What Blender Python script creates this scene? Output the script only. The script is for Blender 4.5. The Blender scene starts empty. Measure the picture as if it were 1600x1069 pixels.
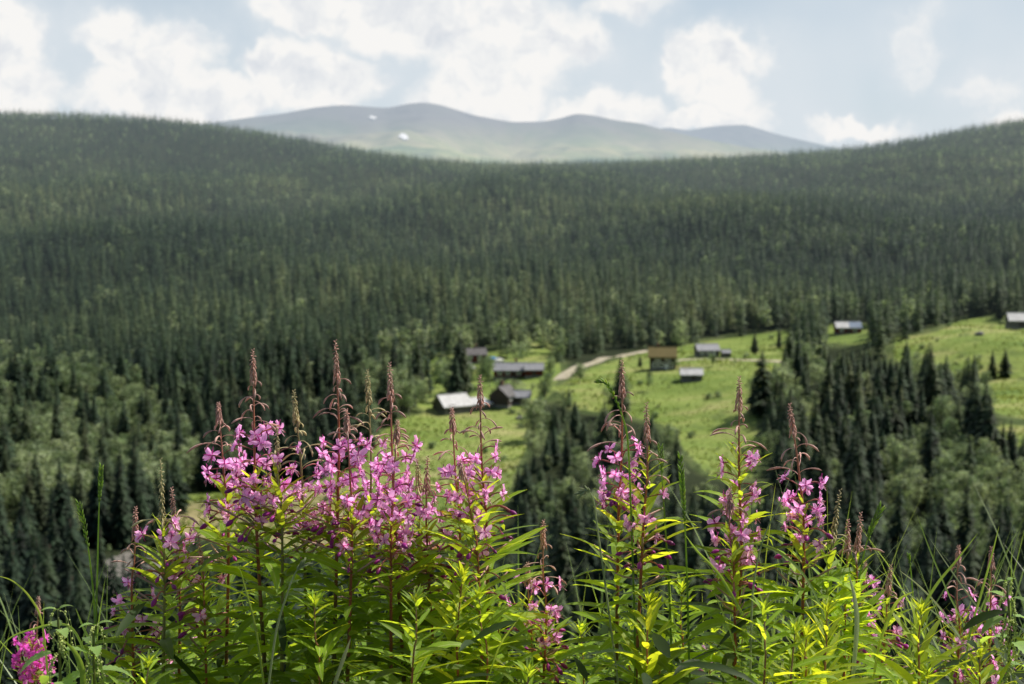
import bpy, math, random
import numpy as np
from mathutils import Vector, Matrix, Euler

random.seed(7)
RNG = np.random.default_rng(11)
sc = bpy.context.scene
COL = sc.collection
PI = math.pi

# ------------------------------------------------------------------ camera
H = 80.0                      # eye height over the valley datum
PITCH = math.radians(6.0)
F = 1600 * 50 / 36.0          # focal length in reference pixels
cam_d = bpy.data.cameras.new("camera")
cam_d.lens = 50; cam_d.sensor_width = 36
cam_d.clip_start = 0.05; cam_d.clip_end = 60000
cam_d.dof.use_dof = True; cam_d.dof.focus_distance = 1.92; cam_d.dof.aperture_fstop = 9.5
cam = bpy.data.objects.new("camera", cam_d); COL.objects.link(cam)
cam.location = (0, 0, H); cam.rotation_euler = (PI/2 - PITCH, 0, 0)
sc.camera = cam
CP, SP = math.cos(PITCH), math.sin(PITCH)

def P(u, v, Y):
    """the world point at depth Y seen in direction (u, v) of the survey photo"""
    yv = (534.5 - v) / F
    den = CP + yv*SP
    return np.array([(u-800)/F/den*Y, Y, H + (-SP + yv*CP)/den*Y])

def slope(v):
    return np.tan(np.arctan((534.5 - np.asarray(v, float))/F) - PITCH)

def project(X, Y, Z):
    s = (Z - H)/Y
    v = 534.5 - F*np.tan(np.arctan(s) + PITCH)
    yv = (534.5 - v)/F
    u = 800 + F*X/Y*(CP + yv*SP)
    return u, v

# ------------------------------------------------------------------ render
sc.render.engine = 'CYCLES'
sc.view_settings.view_transform = 'Standard'
sc.view_settings.look = 'None'
sc.view_settings.exposure = 0
cy = sc.cycles
cy.use_denoising = True
try:
    cy.denoiser = 'OPENIMAGEDENOISE'; cy.denoising_input_passes = 'RGB_ALBEDO_NORMAL'
except Exception: pass
cy.max_bounces = 5; cy.diffuse_bounces = 3; cy.glossy_bounces = 1; cy.transmission_bounces = 3
cy.transparent_max_bounces = 4; cy.caustics_reflective = False; cy.caustics_refractive = False
cy.sample_clamp_indirect = 4.0

# ------------------------------------------------------------------ sun + sky
SUN_EL, SUN_AZ = math.radians(52), math.radians(68)     # azimuth clockwise from +Y
sun_dir = Vector((math.sin(SUN_AZ)*math.cos(SUN_EL), math.cos(SUN_AZ)*math.cos(SUN_EL), math.sin(SUN_EL)))
sd = bpy.data.lights.new("sun", 'SUN'); sd.energy = 5.0; sd.angle = math.radians(0.5); sd.color = (1, 0.94, 0.83)
sun = bpy.data.objects.new("sun", sd); COL.objects.link(sun)
sun.location = (40, 40, 160); sun.rotation_euler = sun_dir.to_track_quat('Z', 'Y').to_euler()

world = bpy.data.worlds.new("World"); sc.world = world; world.use_nodes = True

class NT:
    """tiny node-tree helper"""
    def __init__(s, nt): s.nt = nt; s.n = nt.nodes; s.l = nt.links
    def new(s, t, **k):
        n = s.n.new(t)
        for a, b in k.items(): setattr(n, a, b)
        return n
    def put(s, sock, val):
        if isinstance(val, bpy.types.NodeSocket): s.l.new(val, sock)
        elif val is not None: sock.default_value = val
    def m(s, op, a, b=None, c=None, clamp=False):
        n = s.new('ShaderNodeMath', operation=op); n.use_clamp = clamp
        s.put(n.inputs[0], a)
        if b is not None: s.put(n.inputs[1], b)
        if c is not None: s.put(n.inputs[2], c)
        return n.outputs[0]
    def vm(s, op, a, b=None, scale=None):
        n = s.new('ShaderNodeVectorMath', operation=op)
        s.put(n.inputs[0], a)
        if b is not None: s.put(n.inputs[1], b)
        if scale is not None: s.put(n.inputs['Scale'], scale)
        return n.outputs['Value'] if op in ('LENGTH', 'DOT_PRODUCT', 'DISTANCE') else n.outputs['Vector']
    def noise(s, vec, scale, detail=4, rough=0.55, dist=0.0):
        n = s.new('ShaderNodeTexNoise'); s.put(n.inputs['Vector'], vec)
        n.inputs['Scale'].default_value = scale; n.inputs['Detail'].default_value = detail
        n.inputs['Roughness'].default_value = rough; n.inputs['Distortion'].default_value = dist
        return n
    def ramp(s, fac, stops):
        n = s.new('ShaderNodeValToRGB'); e = n.color_ramp.elements
        while len(e) < len(stops): e.new(0.5)
        for x, (p, c) in zip(e, stops):
            x.position = p; x.color = c if len(c) == 4 else (*c, 1)
        s.put(n.inputs[0], fac); return n.outputs[0]
    def sstep(s, x, a, b):
        n = s.new('ShaderNodeMapRange', interpolation_type='SMOOTHSTEP')
        s.put(n.inputs[0], x); n.inputs[1].default_value = a; n.inputs[2].default_value = b
        return n.outputs[0]
    def mix(s, f, a, b, blend='MIX'):
        n = s.new('ShaderNodeMix', data_type='RGBA', blend_type=blend)
        s.put(n.inputs[0], f); s.put(n.inputs[6], a if not isinstance(a, tuple) else (*a[:3], 1))
        s.put(n.inputs[7], b if not isinstance(b, tuple) else (*b[:3], 1)); return n.outputs[2]

def build_world():
    t = NT(world.node_tree); t.n.clear()
    out = t.new('ShaderNodeOutputWorld'); bg = t.new('ShaderNodeBackground')
    t.l.new(bg.outputs[0], out.inputs[0]); bg.inputs[1].default_value = 0.08
    sky = t.new('ShaderNodeTexSky', sky_type='NISHITA'); sky.sun_disc = False
    sky.sun_elevation = SUN_EL; sky.sun_rotation = SUN_AZ
    sky.altitude = 700; sky.air_density = 1.0; sky.dust_density = 1.6; sky.ozone_density = 1.2
    d = t.new('ShaderNodeTexCoord').outputs['Generated']
    sep = t.new('ShaderNodeSeparateXYZ'); t.l.new(d, sep.inputs[0])
    dy = t.m('MAXIMUM', sep.outputs[1], 0.08)
    # sky-plane coordinates: bearing and height of a point on the sky, hundredths of the lens
    bx = t.m('MULTIPLY_ADD', t.m('DIVIDE', sep.outputs[0], dy), 22.22, 8.0)
    by = t.m('MULTIPLY', t.m('DIVIDE', sep.outputs[2], dy), 22.22)
    cmb = t.new('ShaderNodeCombineXYZ'); t.l.new(bx, cmb.inputs[0]); t.l.new(by, cmb.inputs[1])
    p0 = cmb.outputs[0]
    w1 = t.noise(p0, 0.75, 3, 0.6)
    w2 = t.noise(p0, 3.2, 3, 0.62)
    q = t.vm('ADD', p0, t.vm('SCALE', t.vm('SUBTRACT', w1.outputs['Color'], (0.5, 0.5, 0.5)), scale=1.3))
    q = t.vm('ADD', q, t.vm('SCALE', t.vm('SUBTRACT', w2.outputs['Color'], (0.5, 0.5, 0.5)), scale=0.34))
    # cumulus heaps: (bearing, height, half width, half height, weight)
    blobs = [(-1.2, 2.0, 1.5, 1.2, 1), (0.1, 2.3, .75, .85, 1), (0.1, 1.5, 1.1, .6, 1),
             (1.9, 2.35, .72, .55, 1), (2.65, 2.0, .8, .75, 1), (2.3, 1.5, 1.3, .5, 1), (3.2, 1.4, .7, .5, .95),
             (4.2, 1.9, .55, .42, 1), (5.0, 1.7, 1.0, .65, 1), (4.9, 2.75, .95, .42, 1), (6.3, 2.75, 1.3, .65, 1), (7.4, 2.85, 1.1, .6, 1),
             (7.8, 2.0, 1.0, .8, 1), (7.5, 1.4, 1.3, .6, .88),
             (9.1, 2.45, .42, .38, .62), (9.7, 2.85, 1.0, .35, .6), (9.4, 1.3, .9, .42, .95), (10.9, 1.1, 1.2, .22, .8), (8.6, 2.4, .9, .7, .72), (3.7, 1.35, .9, .3, .85), (11.6, 1.3, .6, .5, .6),
             (10.55, 2.0, .45, .36, 1), (11.3, 2.2, .85, .42, 1), (11.2, 1.65, .8, .55, .82),
             (14.3, 2.3, .6, 1.2, .47), (15.3, 1.5, 1.0, .6, .5), (13.3, .95, 1.0, .22, .8), (15.9, 1.0, 1.0, .4, .75),
             (18.5, 2.3, 1.8, .9, 1), (-4.5, 2.5, 2.0, .9, 1), (3.0, 4.6, 1.8, .6, .9), (11, 4.8, 2.6, .8, .9)]
    dens = None
    for cx, cyy, rx, ry, w in blobs:
        e = t.vm('MULTIPLY', t.vm('SUBTRACT', q, (cx, cyy, 0)), (1/rx, 1/ry, 0))
        r2 = t.vm('DOT_PRODUCT', e, e)
        b = t.m('MULTIPLY', t.m('EXPONENT', t.m('MULTIPLY', r2, -0.9)), w)
        dens = b if dens is None else t.m('SMOOTH_MAX', dens, b, 0.12)
    soft = t.noise(p0, 0.42, 2, 0.5).outputs[0]
    crisp = t.noise(q, 2.1, 5, 0.62).outputs[0]
    dd = t.m('ADD', dens, t.m('MULTIPLY', t.m('SUBTRACT', crisp, 0.5), 0.35))
    mask = t.m('MULTIPLY', t.sstep(dd, 0.31, 0.62), 0.93)
    veil = t.m('MULTIPLY', t.sstep(t.m('ADD', soft, t.m('MULTIPLY', dens, 0.55)), 0.28, 0.85), 0.9)
    # relief shading of the heaps from the sun side (upper right, behind)
    def relief(off):
        a = t.noise(q, 1.15, 4, 0.55).outputs[0]
        b = t.noise(t.vm('ADD', q, off), 1.15, 4, 0.55).outputs[0]
        return t.m('SUBTRACT', a, b)
    rel = relief((0.16, 0.24, 0))
    thick = t.sstep(dens, 0.6, 1.15)
    edge = t.m('SUBTRACT', 1.0, t.m('MULTIPLY', thick, 0.2))
    shade = t.m('ADD', edge, t.m('MULTIPLY', rel, 1.25), clamp=True)
    cloud_c = t.ramp(shade, [(0.55, (8.3, 8.8, 9.5)), (0.78, (10.0, 10.2, 10.5)), (0.93, (11.3, 11.3, 11.2)), (1.0, (11.9, 11.7, 11.4))])
    up = t.sstep(by, -1.0, 9.0)
    skyc = t.mix(1.0, sky.outputs[0], (1.0, 1.0, 1.0), 'MULTIPLY')
    skyc = t.mix(t.m('SUBTRACT', 0.75, t.m('MULTIPLY', up, 0.5)), skyc, (8.7, 10.0, 11.2))
    c = t.mix(veil, skyc, (9.0, 9.7, 10.3))
    c = t.mix(mask, c, cloud_c)
    front = t.sstep(sep.outputs[1], 0.1, 0.3)
    c = t.mix(front, sky.outputs[0], c)
    t.l.new(c, bg.inputs[0])
build_world()
world.cycles.sampling_method = 'MANUAL'
world.cycles.sample_map_resolution = 1024

# ------------------------------------------------------------------ materials
HAZE_GLOW = (0.47, 0.555, 0.64)  # colour of the emission that imitates airlight on distant surfaces
def add_haze_glow(t, shader, dens=1/10500.0, start=500):
    """aerial haze painted as surface glow, growing with distance from the viewpoint hillside"""
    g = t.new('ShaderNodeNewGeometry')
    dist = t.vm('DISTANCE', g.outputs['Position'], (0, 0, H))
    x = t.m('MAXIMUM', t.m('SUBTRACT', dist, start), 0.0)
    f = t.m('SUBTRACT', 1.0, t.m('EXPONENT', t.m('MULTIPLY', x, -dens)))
    em = t.new('ShaderNodeEmission'); em.inputs[0].default_value = (*HAZE_GLOW, 1); em.inputs[1].default_value = 1
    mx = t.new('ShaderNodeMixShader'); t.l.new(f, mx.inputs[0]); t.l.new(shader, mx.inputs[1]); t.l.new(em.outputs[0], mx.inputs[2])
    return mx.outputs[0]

def new_mat(name):
    m = bpy.data.materials.new(name); m.use_nodes = True
    t = NT(m.node_tree); t.n.clear()
    out = t.new('ShaderNodeOutputMaterial')
    return m, t, out

def bsdf(t, col, rough=0.7, spec=0.25, normal=None):
    b = t.new('ShaderNodeBsdfPrincipled')
    t.put(b.inputs['Base Color'], col if not isinstance(col, tuple) else (*col[:3], 1))
    t.put(b.inputs['Roughness'], rough); b.inputs['Specular IOR Level'].default_value = spec
    if normal is not None: t.l.new(normal, b.inputs['Normal'])
    return b.outputs[0]

def leafy(t, col, tcol, fac, rough=0.6, spec=0.25, normal=None):
    tr = t.new('ShaderNodeBsdfTranslucent'); t.put(tr.inputs[0], tcol if not isinstance(tcol, tuple) else (*tcol[:3], 1))
    mx = t.new('ShaderNodeMixShader'); mx.inputs[0].default_value = fac
    t.l.new(bsdf(t, col, rough, spec, normal), mx.inputs[1]); t.l.new(tr.outputs[0], mx.inputs[2])
    return mx.outputs[0]

def simple(name, c1, c2=None, scale=8.0, rough=0.8, spec=0.2, haze=False, bump=0.0):
    m, t, out = new_mat(name)
    co = t.new('ShaderNodeTexCoord').outputs['Object']
    nz = t.noise(co, scale, 5, 0.6)
    col = t.mix(t.sstep(nz.outputs[0], 0.3, 0.7), c1, c2 or tuple(x*0.75 for x in c1))
    nrm = None
    if bump:
        bp = t.new('ShaderNodeBump'); bp.inputs['Strength'].default_value = bump; t.l.new(nz.outputs[0], bp.inputs['Height']); nrm = bp.outputs[0]
    s = bsdf(t, col, rough, spec, nrm)
    if haze: s = add_haze_glow(t, s)
    t.l.new(s, out.inputs[0]); return m

def tree_mat(name, stops, tr_gain, fac, attr=False):
    m, t, out = new_mat(name)
    g = t.new('ShaderNodeNewGeometry')
    if attr:
        a = t.new('ShaderNodeAttribute'); a.attribute_name = 'tint'; rnd = a.outputs['Fac']
    else:
        rnd = t.new('ShaderNodeObjectInfo').outputs['Random']
    patch = t.m('ADD', t.m('MULTIPLY', t.noise(g.outputs['Position'], 0.009, 5, 0.62).outputs[0], .45), t.m('MULTIPLY', t.noise(g.outputs['Position'], 0.0022, 2, 0.5).outputs[0], .55))  # broad stand tone, with cloud-shadow patches put into the colour
    fine = t.noise(g.outputs['Position'], 0.55, 3, 0.6).outputs[0]
    x = t.m('ADD', t.m('MULTIPLY', rnd, 0.52), t.m('MULTIPLY', t.sstep(patch, 0.36, 0.64), 0.5))
    col = t.ramp(x, stops)
    k = t.m('MULTIPLY_ADD', t.sstep(fine, 0.32, 0.68), 1.35, 0.3)  # dark and bright mottling paints in shadow and lit clumps of foliage
    cc = t.new('ShaderNodeCombineXYZ')
    for i in range(3): t.l.new(k, cc.inputs[i])
    col = t.mix(1.0, col, cc.outputs[0], 'MULTIPLY')
    tc = t.mix(1.0, col, (tr_gain, tr_gain*1.05, tr_gain*0.7), 'MULTIPLY')
    t.l.new(add_haze_glow(t, leafy(t, col, tc, fac, 0.65, 0.2)), out.inputs[0])
    return m

SPR = [(0.0, (0.020, 0.045, 0.030)), (0.42, (0.048, 0.084, 0.044)), (0.72, (0.092, 0.130, 0.060)), (1.0, (0.180, 0.205, 0.092))]
BIR = [(0.0, (0.10, 0.155, 0.08)), (0.5, (0.23, 0.285, 0.16)), (1.0, (0.42, 0.46, 0.29))]
M_spruce = tree_mat("spruce_needles", [(p, tuple(x*.70 for x in c)) for p, c in SPR], 1.3, 0.32)
M_forest = tree_mat("forest_needles", [(p, tuple(x*(.72+.38*p) for x in c)) for p, c in SPR], 1.3, 0.32, True)
M_birch = tree_mat("birch_leaves", BIR, 1.5, 0.35)
M_wood_stuff = tree_mat("birch_wood_leaves", BIR, 1.5, 0.35, True)
M_bark = simple("spruce_bark", (0.10, 0.075, 0.055), (0.055, 0.042, 0.032), 3, haze=True)
M_birchbark = simple("birch_bark", (0.42, 0.40, 0.37), (0.10, 0.09, 0.08), 2, haze=True)

def ground_mat():
    m, t, out = new_mat("ground_cover")
    g = t.new('ShaderNodeNewGeometry'); pos = g.outputs['Position']
    def at(nm):
        a = t.new('ShaderNodeAttribute'); a.attribute_name = nm; return a.outputs['Fac']
    n1 = t.noise(pos, 0.03, 5, 0.6).outputs[0]; n2 = t.noise(pos, 0.14, 5, 0.65).outputs[0]; n3 = t.noise(pos, 0.9, 4, 0.7).outputs[0]
    st = t.new('ShaderNodeMapping'); t.l.new(pos, st.inputs[0]); st.inputs['Scale'].default_value = (0.25, 1.0, 1.0); st.inputs['Rotation'].default_value = (0, 0, 0.4)
    n4 = t.noise(st.outputs[0], 0.12, 4, 0.6).outputs[0]
    grass = t.ramp(t.m('ADD', t.m('MULTIPLY', n1, 0.5), t.m('MULTIPLY', n4, 0.5)),
                   [(0.34, (0.11, 0.18, 0.045)), (0.44, (0.19, 0.265, 0.060)), (0.52, (0.26, 0.325, 0.085)), (0.62, (0.37, 0.355, 0.15))])
    dry = t.ramp(n4, [(0.3, (0.20, 0.235, 0.075)), (0.5, (0.33, 0.29, 0.14)), (0.7, (0.40, 0.34, 0.18))])
    grass = t.mix(t.sstep(t.m('ADD', at('dry'), t.m('MULTIPLY', t.m('SUBTRACT', n1, 0.5), 0.5)), 0.35, 0.65), grass, dry)
    grass = t.mix(t.m('MULTIPLY', t.sstep(n2, 0.52, 0.70), 0.7), grass, (0.10, 0.15, 0.045))
    grass = t.mix(t.m('MULTIPLY', t.sstep(n3, 0.35, 0.75), 0.25), grass, t.mix(1.0, grass, (0.62, 0.66, 0.5), 'MULTIPLY'))
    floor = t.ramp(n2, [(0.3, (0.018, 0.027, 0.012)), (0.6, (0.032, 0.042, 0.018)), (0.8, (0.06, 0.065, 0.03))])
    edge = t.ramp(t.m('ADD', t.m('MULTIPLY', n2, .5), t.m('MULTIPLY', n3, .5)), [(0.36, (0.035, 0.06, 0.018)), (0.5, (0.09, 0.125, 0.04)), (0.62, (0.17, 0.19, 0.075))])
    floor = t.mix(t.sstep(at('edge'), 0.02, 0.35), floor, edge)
    fm = t.sstep(t.m('ADD', at('meadow'), t.m('MULTIPLY', t.m('SUBTRACT', n2, 0.5), 0.45)), 0.38, 0.62)
    col = t.mix(fm, floor, grass)
    rk = t.sstep(t.m('ADD', at('rock'), t.m('MULTIPLY', t.m('SUBTRACT', n3, 0.5), 0.9)), 0.45, 0.75)
    col = t.mix(rk, col, t.ramp(n3, [(0.3, (0.12, 0.11, 0.10)), (0.7, (0.25, 0.235, 0.21))]))
    bp = t.new('ShaderNodeBump'); bp.inputs['Strength'].default_value = 0.7; bp.inputs['Distance'].default_value = 0.7
    t.l.new(n3, bp.inputs['Height'])
    t.l.new(add_haze_glow(t, bsdf(t, col, 0.9, 0.1, bp.outputs[0])), out.inputs[0]); return m
M_ground = ground_mat()

def mountain_mat():
    m, t, out = new_mat("fell_heath")
    g = t.new('ShaderNodeNewGeometry'); pos = g.outputs['Position']
    sp = t.new('ShaderNodeSeparateXYZ'); t.l.new(pos, sp.inputs[0])
    n1 = t.noise(pos, 0.0011, 6, 0.62, 0.6).outputs[0]; n2 = t.noise(pos, 0.0045, 5, 0.65).outputs[0]
    h = t.m('MULTIPLY_ADD', t.m('SUBTRACT', n1, 0.5), 420.0, sp.outputs[2])
    hi = t.sstep(h, 300, 660)
    low = t.ramp(n1, [(0.36, (0.13, 0.20, 0.08)), (0.48, (0.32, 0.37, 0.15)), (0.58, (0.56, 0.51, 0.25))])
    top = t.ramp(n2, [(0.35, (0.17, 0.15, 0.15)), (0.65, (0.32, 0.28, 0.27))])
    col = t.mix(hi, low, top)
    col = t.mix(t.m('MULTIPLY', t.sstep(n2, 0.45, 0.65), 0.35), col, (0.10, 0.12, 0.08))
    t.l.new(add_haze_glow(t, bsdf(t, col, 0.95, 0.05), 1/9300.0), out.inputs[0]); return m
M_mount = mountain_mat()
M_snow = simple("old_snow", (0.72, 0.74, 0.77), (0.6, 0.63, 0.68), 0.02, haze=False)

# ------------------------------------------------------------------ object helpers
def tag(o, label=None, cat=None, group=None, kind=None):
    if label: o['label'] = label
    if cat: o['category'] = cat
    if group: o['group'] = group
    if kind: o['kind'] = kind
    return o

def empty(name, loc, rz=0.0):
    o = bpy.data.objects.new(name, None); COL.objects.link(o)
    o.location = tuple(float(x) for x in loc); o.rotation_euler = (0, 0, rz); o.empty_display_size = 0.2
    return o

def link(name, me, parent=None, loc=(0, 0, 0), rot=(0, 0, 0), scale=1.0):
    o = bpy.data.objects.new(name, me); COL.objects.link(o)
    o.parent = parent; o.location = tuple(float(x) for x in loc); o.rotation_euler = rot
    o.scale = (scale,)*3 if not isinstance(scale, tuple) else scale
    return o

class MB:
    def __init__(s): s.v = []; s.f = []; s.m = []; s.a = []
    def add(s, vs, fs, mat=0, attr=None):
        b = len(s.v)
        s.v.extend([tuple(float(c) for c in x) for x in vs])
        s.a.extend(attr if attr is not None else [(0, 0, 0)]*len(vs))
        for f in fs:
            s.f.append([b+i for i in f]); s.m.append(mat)
    def box(s, c, d, mat=0, rz=0.0, ctr=None):
        x, y, z = (k/2 for k in d)
        vs = [(c[0]+i*x, c[1]+j*y, c[2]+k*z) for k in (-1, 1) for j in (-1, 1) for i in (-1, 1)]
        s.add(vs, [(0, 2, 3, 1), (4, 5, 7, 6), (0, 1, 5, 4), (2, 6, 7, 3), (0, 4, 6, 2), (1, 3, 7, 5)], mat)
    def tube(s, pts, rad, n=5, mat=0, attr=None, cap=True):
        pts = [Vector(p) for p in pts]; vs = []; at = []
        ref = Vector((0.31, 0.77, 0.2))
        for i, p in enumerate(pts):
            d = (pts[min(i+1, len(pts)-1)] - pts[max(i-1, 0)])
            if d.length < 1e-9: d = Vector((0, 0, 1))
            d.normalize()
            a = d.cross(ref)
            if a.length < 1e-3: a = d.cross(Vector((1, 0, 0)))
            a.normalize(); b = d.cross(a)
            for k in range(n):
                th = 2*PI*k/n
                vs.append(p + (a*math.cos(th) + b*math.sin(th))*rad[i])
                at.append(attr[i] if attr is not None else (0, i/(len(pts)-1), 0))
        fs = [(i*n+k, i*n+(k+1) % n, (i+1)*n+(k+1) % n, (i+1)*n+k) for i in range(len(pts)-1) for k in range(n)]
        if cap: fs += [tuple(range(n))[::-1], tuple((len(pts)-1)*n+k for k in range(n))]
        s.add(vs, fs, mat, at)
    def mesh(s, name, mats, smooth=True):
        me = bpy.data.meshes.new(name); me.from_pydata(s.v, [], s.f)
        for m in mats: me.materials.append(m)
        me.polygons.foreach_set('material_index', np.array(s.m, dtype=np.int32))
        if smooth: me.polygons.foreach_set('use_smooth', np.ones(len(s.f), dtype=bool))
        at = me.attributes.new('luv', 'FLOAT_VECTOR', 'POINT')
        at.data.foreach_set('vector', np.array(s.a, dtype=np.float32).ravel())
        me.update(); return me
    def build(s, name, mats, parent=None, smooth=True, **k):
        return link(name, s.mesh(name, mats, smooth), parent, **k)

def np_mesh(name, V, Fa, mat, attrs={}, smooth=False):
    """mesh from numpy arrays; Fa (n, k)"""
    me = bpy.data.meshes.new(name); n, k = Fa.shape
    me.vertices.add(len(V)); me.vertices.foreach_set('co', V.astype(np.float32).ravel())
    me.loops.add(n*k); me.loops.foreach_set('vertex_index', Fa.astype(np.int32).ravel())
    me.polygons.add(n); me.polygons.foreach_set('loop_start', (np.arange(n)*k).astype(np.int32))
    try: me.polygons.foreach_set('loop_total', np.full(n, k, dtype=np.int32))
    except Exception: pass
    me.materials.append(mat)
    if smooth: me.polygons.foreach_set('use_smooth', np.ones(n, dtype=bool))
    for nm, val in attrs.items():
        a = me.attributes.new(nm, 'FLOAT', 'POINT'); a.data.foreach_set('value', val.astype(np.float32))
    me.update(); me.validate()
    return me

# ------------------------------------------------------------------ terrain
# ground survey: for bearings A (lens columns) the row v at which the ground lies at distance Y
YK = [200, 240, 290, 340, 410, 480, 570, 700, 1000, 1400, 1900, 2400]
SURV = {
    -700: [1000, 900, 800, 740, 670, 610, 560, 500, 410, 320, 250, 185],
    0:    [1000, 900, 810, 745, 680, 630, 585, 525, 420, 340, 255, 178],
    200:  [1000, 900, 812, 745, 674, 620, 572, 514, 414, 333, 256, 179],
    330:  [1000, 900, 812, 745, 670, 612, 565, 508, 410, 328, 258, 194],
    480:  [1000, 900, 812, 745, 668, 610, 560, 500, 405, 325, 265, 223],
    600:  [1000, 902, 812, 735, 655, 595, 548, 490, 403, 325, 275, 253],
    800:  [1000, 905, 812, 730, 648, 592, 545, 486, 402, 328, 284, 268],
    1000: [1000, 905, 808, 722, 640, 582, 534, 480, 400, 330, 280, 259],
    1200: [1000, 905, 806, 720, 638, 576, 528, 476, 400, 330, 275, 250],
    1400: [1000, 900, 795, 705, 620, 560, 512, 466, 392, 324, 262, 232],
    1600: [995, 885, 775, 685, 605, 548, 500, 456, 383, 312, 243, 182],
    2300: [990, 875, 765, 675, 595, 535, 485, 440, 365, 290, 215, 140],
}
AG = np.arange(-1400, 3001, 50.0)
YG = np.geomspace(150, 6500, 260)
def _terrain_table():
    cols = []
    keys = sorted(SURV)
    for a in keys:
        y = np.array(YK, float); z = H + slope(SURV[a])*y
        yy = np.concatenate([[150], y, [2700, 3200, 4200, 6500]])
        zz = np.concatenate([[z[0]], z, [z[-1]+3, z[-1]-60, z[-1]*0.4, 20]])
        cols.append(np.interp(YG, yy, zz))
    cols = np.array(cols)
    T = np.array([[np.interp(a, keys, cols[:, j]) for j in range(len(YG))] for a in AG])
    def smooth(M, ax, k):
        w = np.exp(-0.5*(np.arange(-3*k, 3*k+1)/k)**2); w /= w.sum()
        pad = [(0, 0), (0, 0)]; pad[ax] = (3*k, 3*k)
        Mp = np.pad(M, pad, mode='edge')
        return np.apply_along_axis(lambda r: np.convolve(r, w, 'valid'), ax, Mp)
    return smooth(smooth(T, 1, 3), 0, 2)
TT = _terrain_table()
LYG = np.log(YG)
_h = [(RNG.uniform(0, 6.28), RNG.uniform(0, 6.28), RNG.uniform(0.6, 1.6)) for _ in range(14)]
def bumps(X, Y):
    z = 0
    for i, (a, b, s) in enumerate(_h[:8]):
        wl = 26*s*(1 + i % 4)
        z = z + 0.010*wl*np.sin((X*math.cos(a)+Y*math.sin(a))*2*PI/wl + b)
    # broad folds of the upper slopes
    fold = np.clip((Y-640)/350, 0, 1)*np.clip((2300-Y)/500, 0.15, 1)
    z = z + fold*(11*np.sin(X/95.0+Y/210.0+0.6*np.sin(Y/160.0)) + 7*np.sin(X/61.0-Y/130.0+1.0))
    return z
def ground_z(X, Y):
    X = np.asarray(X, float); Y = np.asarray(Y, float)
    Yc = np.clip(Y, 150.001, 6499)
    A = np.clip(800 + F*X/Yc, AG[0], AG[-1]-0.01)
    ia = ((A-AG[0])/50).astype(int); ta = (A-AG[0])/50 - ia
    fy = (np.log(Yc)-LYG[0])/(LYG[1]-LYG[0]); iy = np.clip(fy.astype(int), 0, len(YG)-2); ty = fy-iy
    z = (TT[ia, iy]*(1-ta)*(1-ty) + TT[ia+1, iy]*ta*(1-ty) + TT[ia, iy+1]*(1-ta)*ty + TT[ia+1, iy+1]*ta*ty)
    z = z + bumps(X, Y)*np.clip((Y-120)/150, 0, 1)*np.clip((3000-Y)/1500, 0.2, 1)
    s = np.maximum(Y-2.9, 0)
    near = H - 1.30 - 0.68*(s - 1.2*(1-np.exp(-s/1.2))) + 0.02*np.sin(X*3.1+Y*2.0)
    k = 3.0
    d = np.clip((near - z)/k, -30, 30)
    return np.where(Y < 60, near, z + k*np.log1p(np.exp(d)))

def ground_hit(u, v):
    """first ground point met in direction (u, v)"""
    Ys = np.geomspace(130, 2600, 3000)
    pts = P(u, v, Ys)
    g = ground_z(pts[0], Ys)
    i = np.argmax(pts[2] <= g) if (pts[2] <= g).any() else len(Ys)-1
    return np.array([pts[0][i], Ys[i], g[i]])

def inpoly(u, v, poly):
    c = np.zeros(np.shape(u), bool); n = len(poly)
    for i in range(n):
        x1, y1 = poly[i]; x2, y2 = poly[(i+1) % n]
        if y1 == y2: continue
        c ^= ((y1 > v) != (y2 > v)) & (u < (x2-x1)*(v-y1)/(y2-y1)+x1)
    return c

# fields, traced on the ground (survey bearings and rows)
F_LOW = [(268, 775), (350, 766), (470, 755), (545, 735), (585, 685), (625, 655), (680, 642), (760, 640), (812, 640), (838, 670), (800, 745), (790, 800), (650, 850), (420, 858), (285, 835)]
F_DRY = [(250, 790), (420, 772), (560, 770), (600, 860), (250, 870)]
F_MID = [(868, 606), (930, 572), (1000, 552), (1060, 541), (1130, 530), (1232, 516), (1240, 545), (1228, 590), (1190, 625), (1178, 665), (1200, 705), (1170, 750), (1110, 745), (1066, 700), (1040, 665), (985, 650), (900, 640)]
F_MID2 = [(1165, 780), (1275, 780), (1280, 870), (1170, 870)]
F_R = [(1395, 528), (1462, 519), (1505, 498), (1640, 492), (1960, 470), (1960, 570), (1640, 582), (1570, 596), (1500, 588), (1450, 575), (1395, 565)]
F_R2 = [(1532, 600), (1640, 590), (1760, 590), (1760, 655), (1620, 660), (1555, 645)]
F_R3 = [(1555, 662), (1640, 668), (1640, 700), (1570, 695)]
F_FARM = [(672, 556), (760, 548), (862, 548), (880, 575), (860, 620), (820, 642), (690, 642), (650, 640)]
F_CAB = [(1285, 506), (1362, 506), (1375, 530), (1340, 541), (1290, 536)]
F_TINY = [(820, 522), (850, 520), (866, 545), (830, 552)]
FIELDS = [F_LOW, F_MID, F_MID2, F_R, F_R2, F_R3]
ROCKS = [[(150, 880), (205, 858), (262, 885), (250, 935), (170, 940)], [(330, 905), (370, 900), (380, 950), (330, 950)], [(1015, 770), (1050, 760), (1060, 830), (1020, 840)]]

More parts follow.
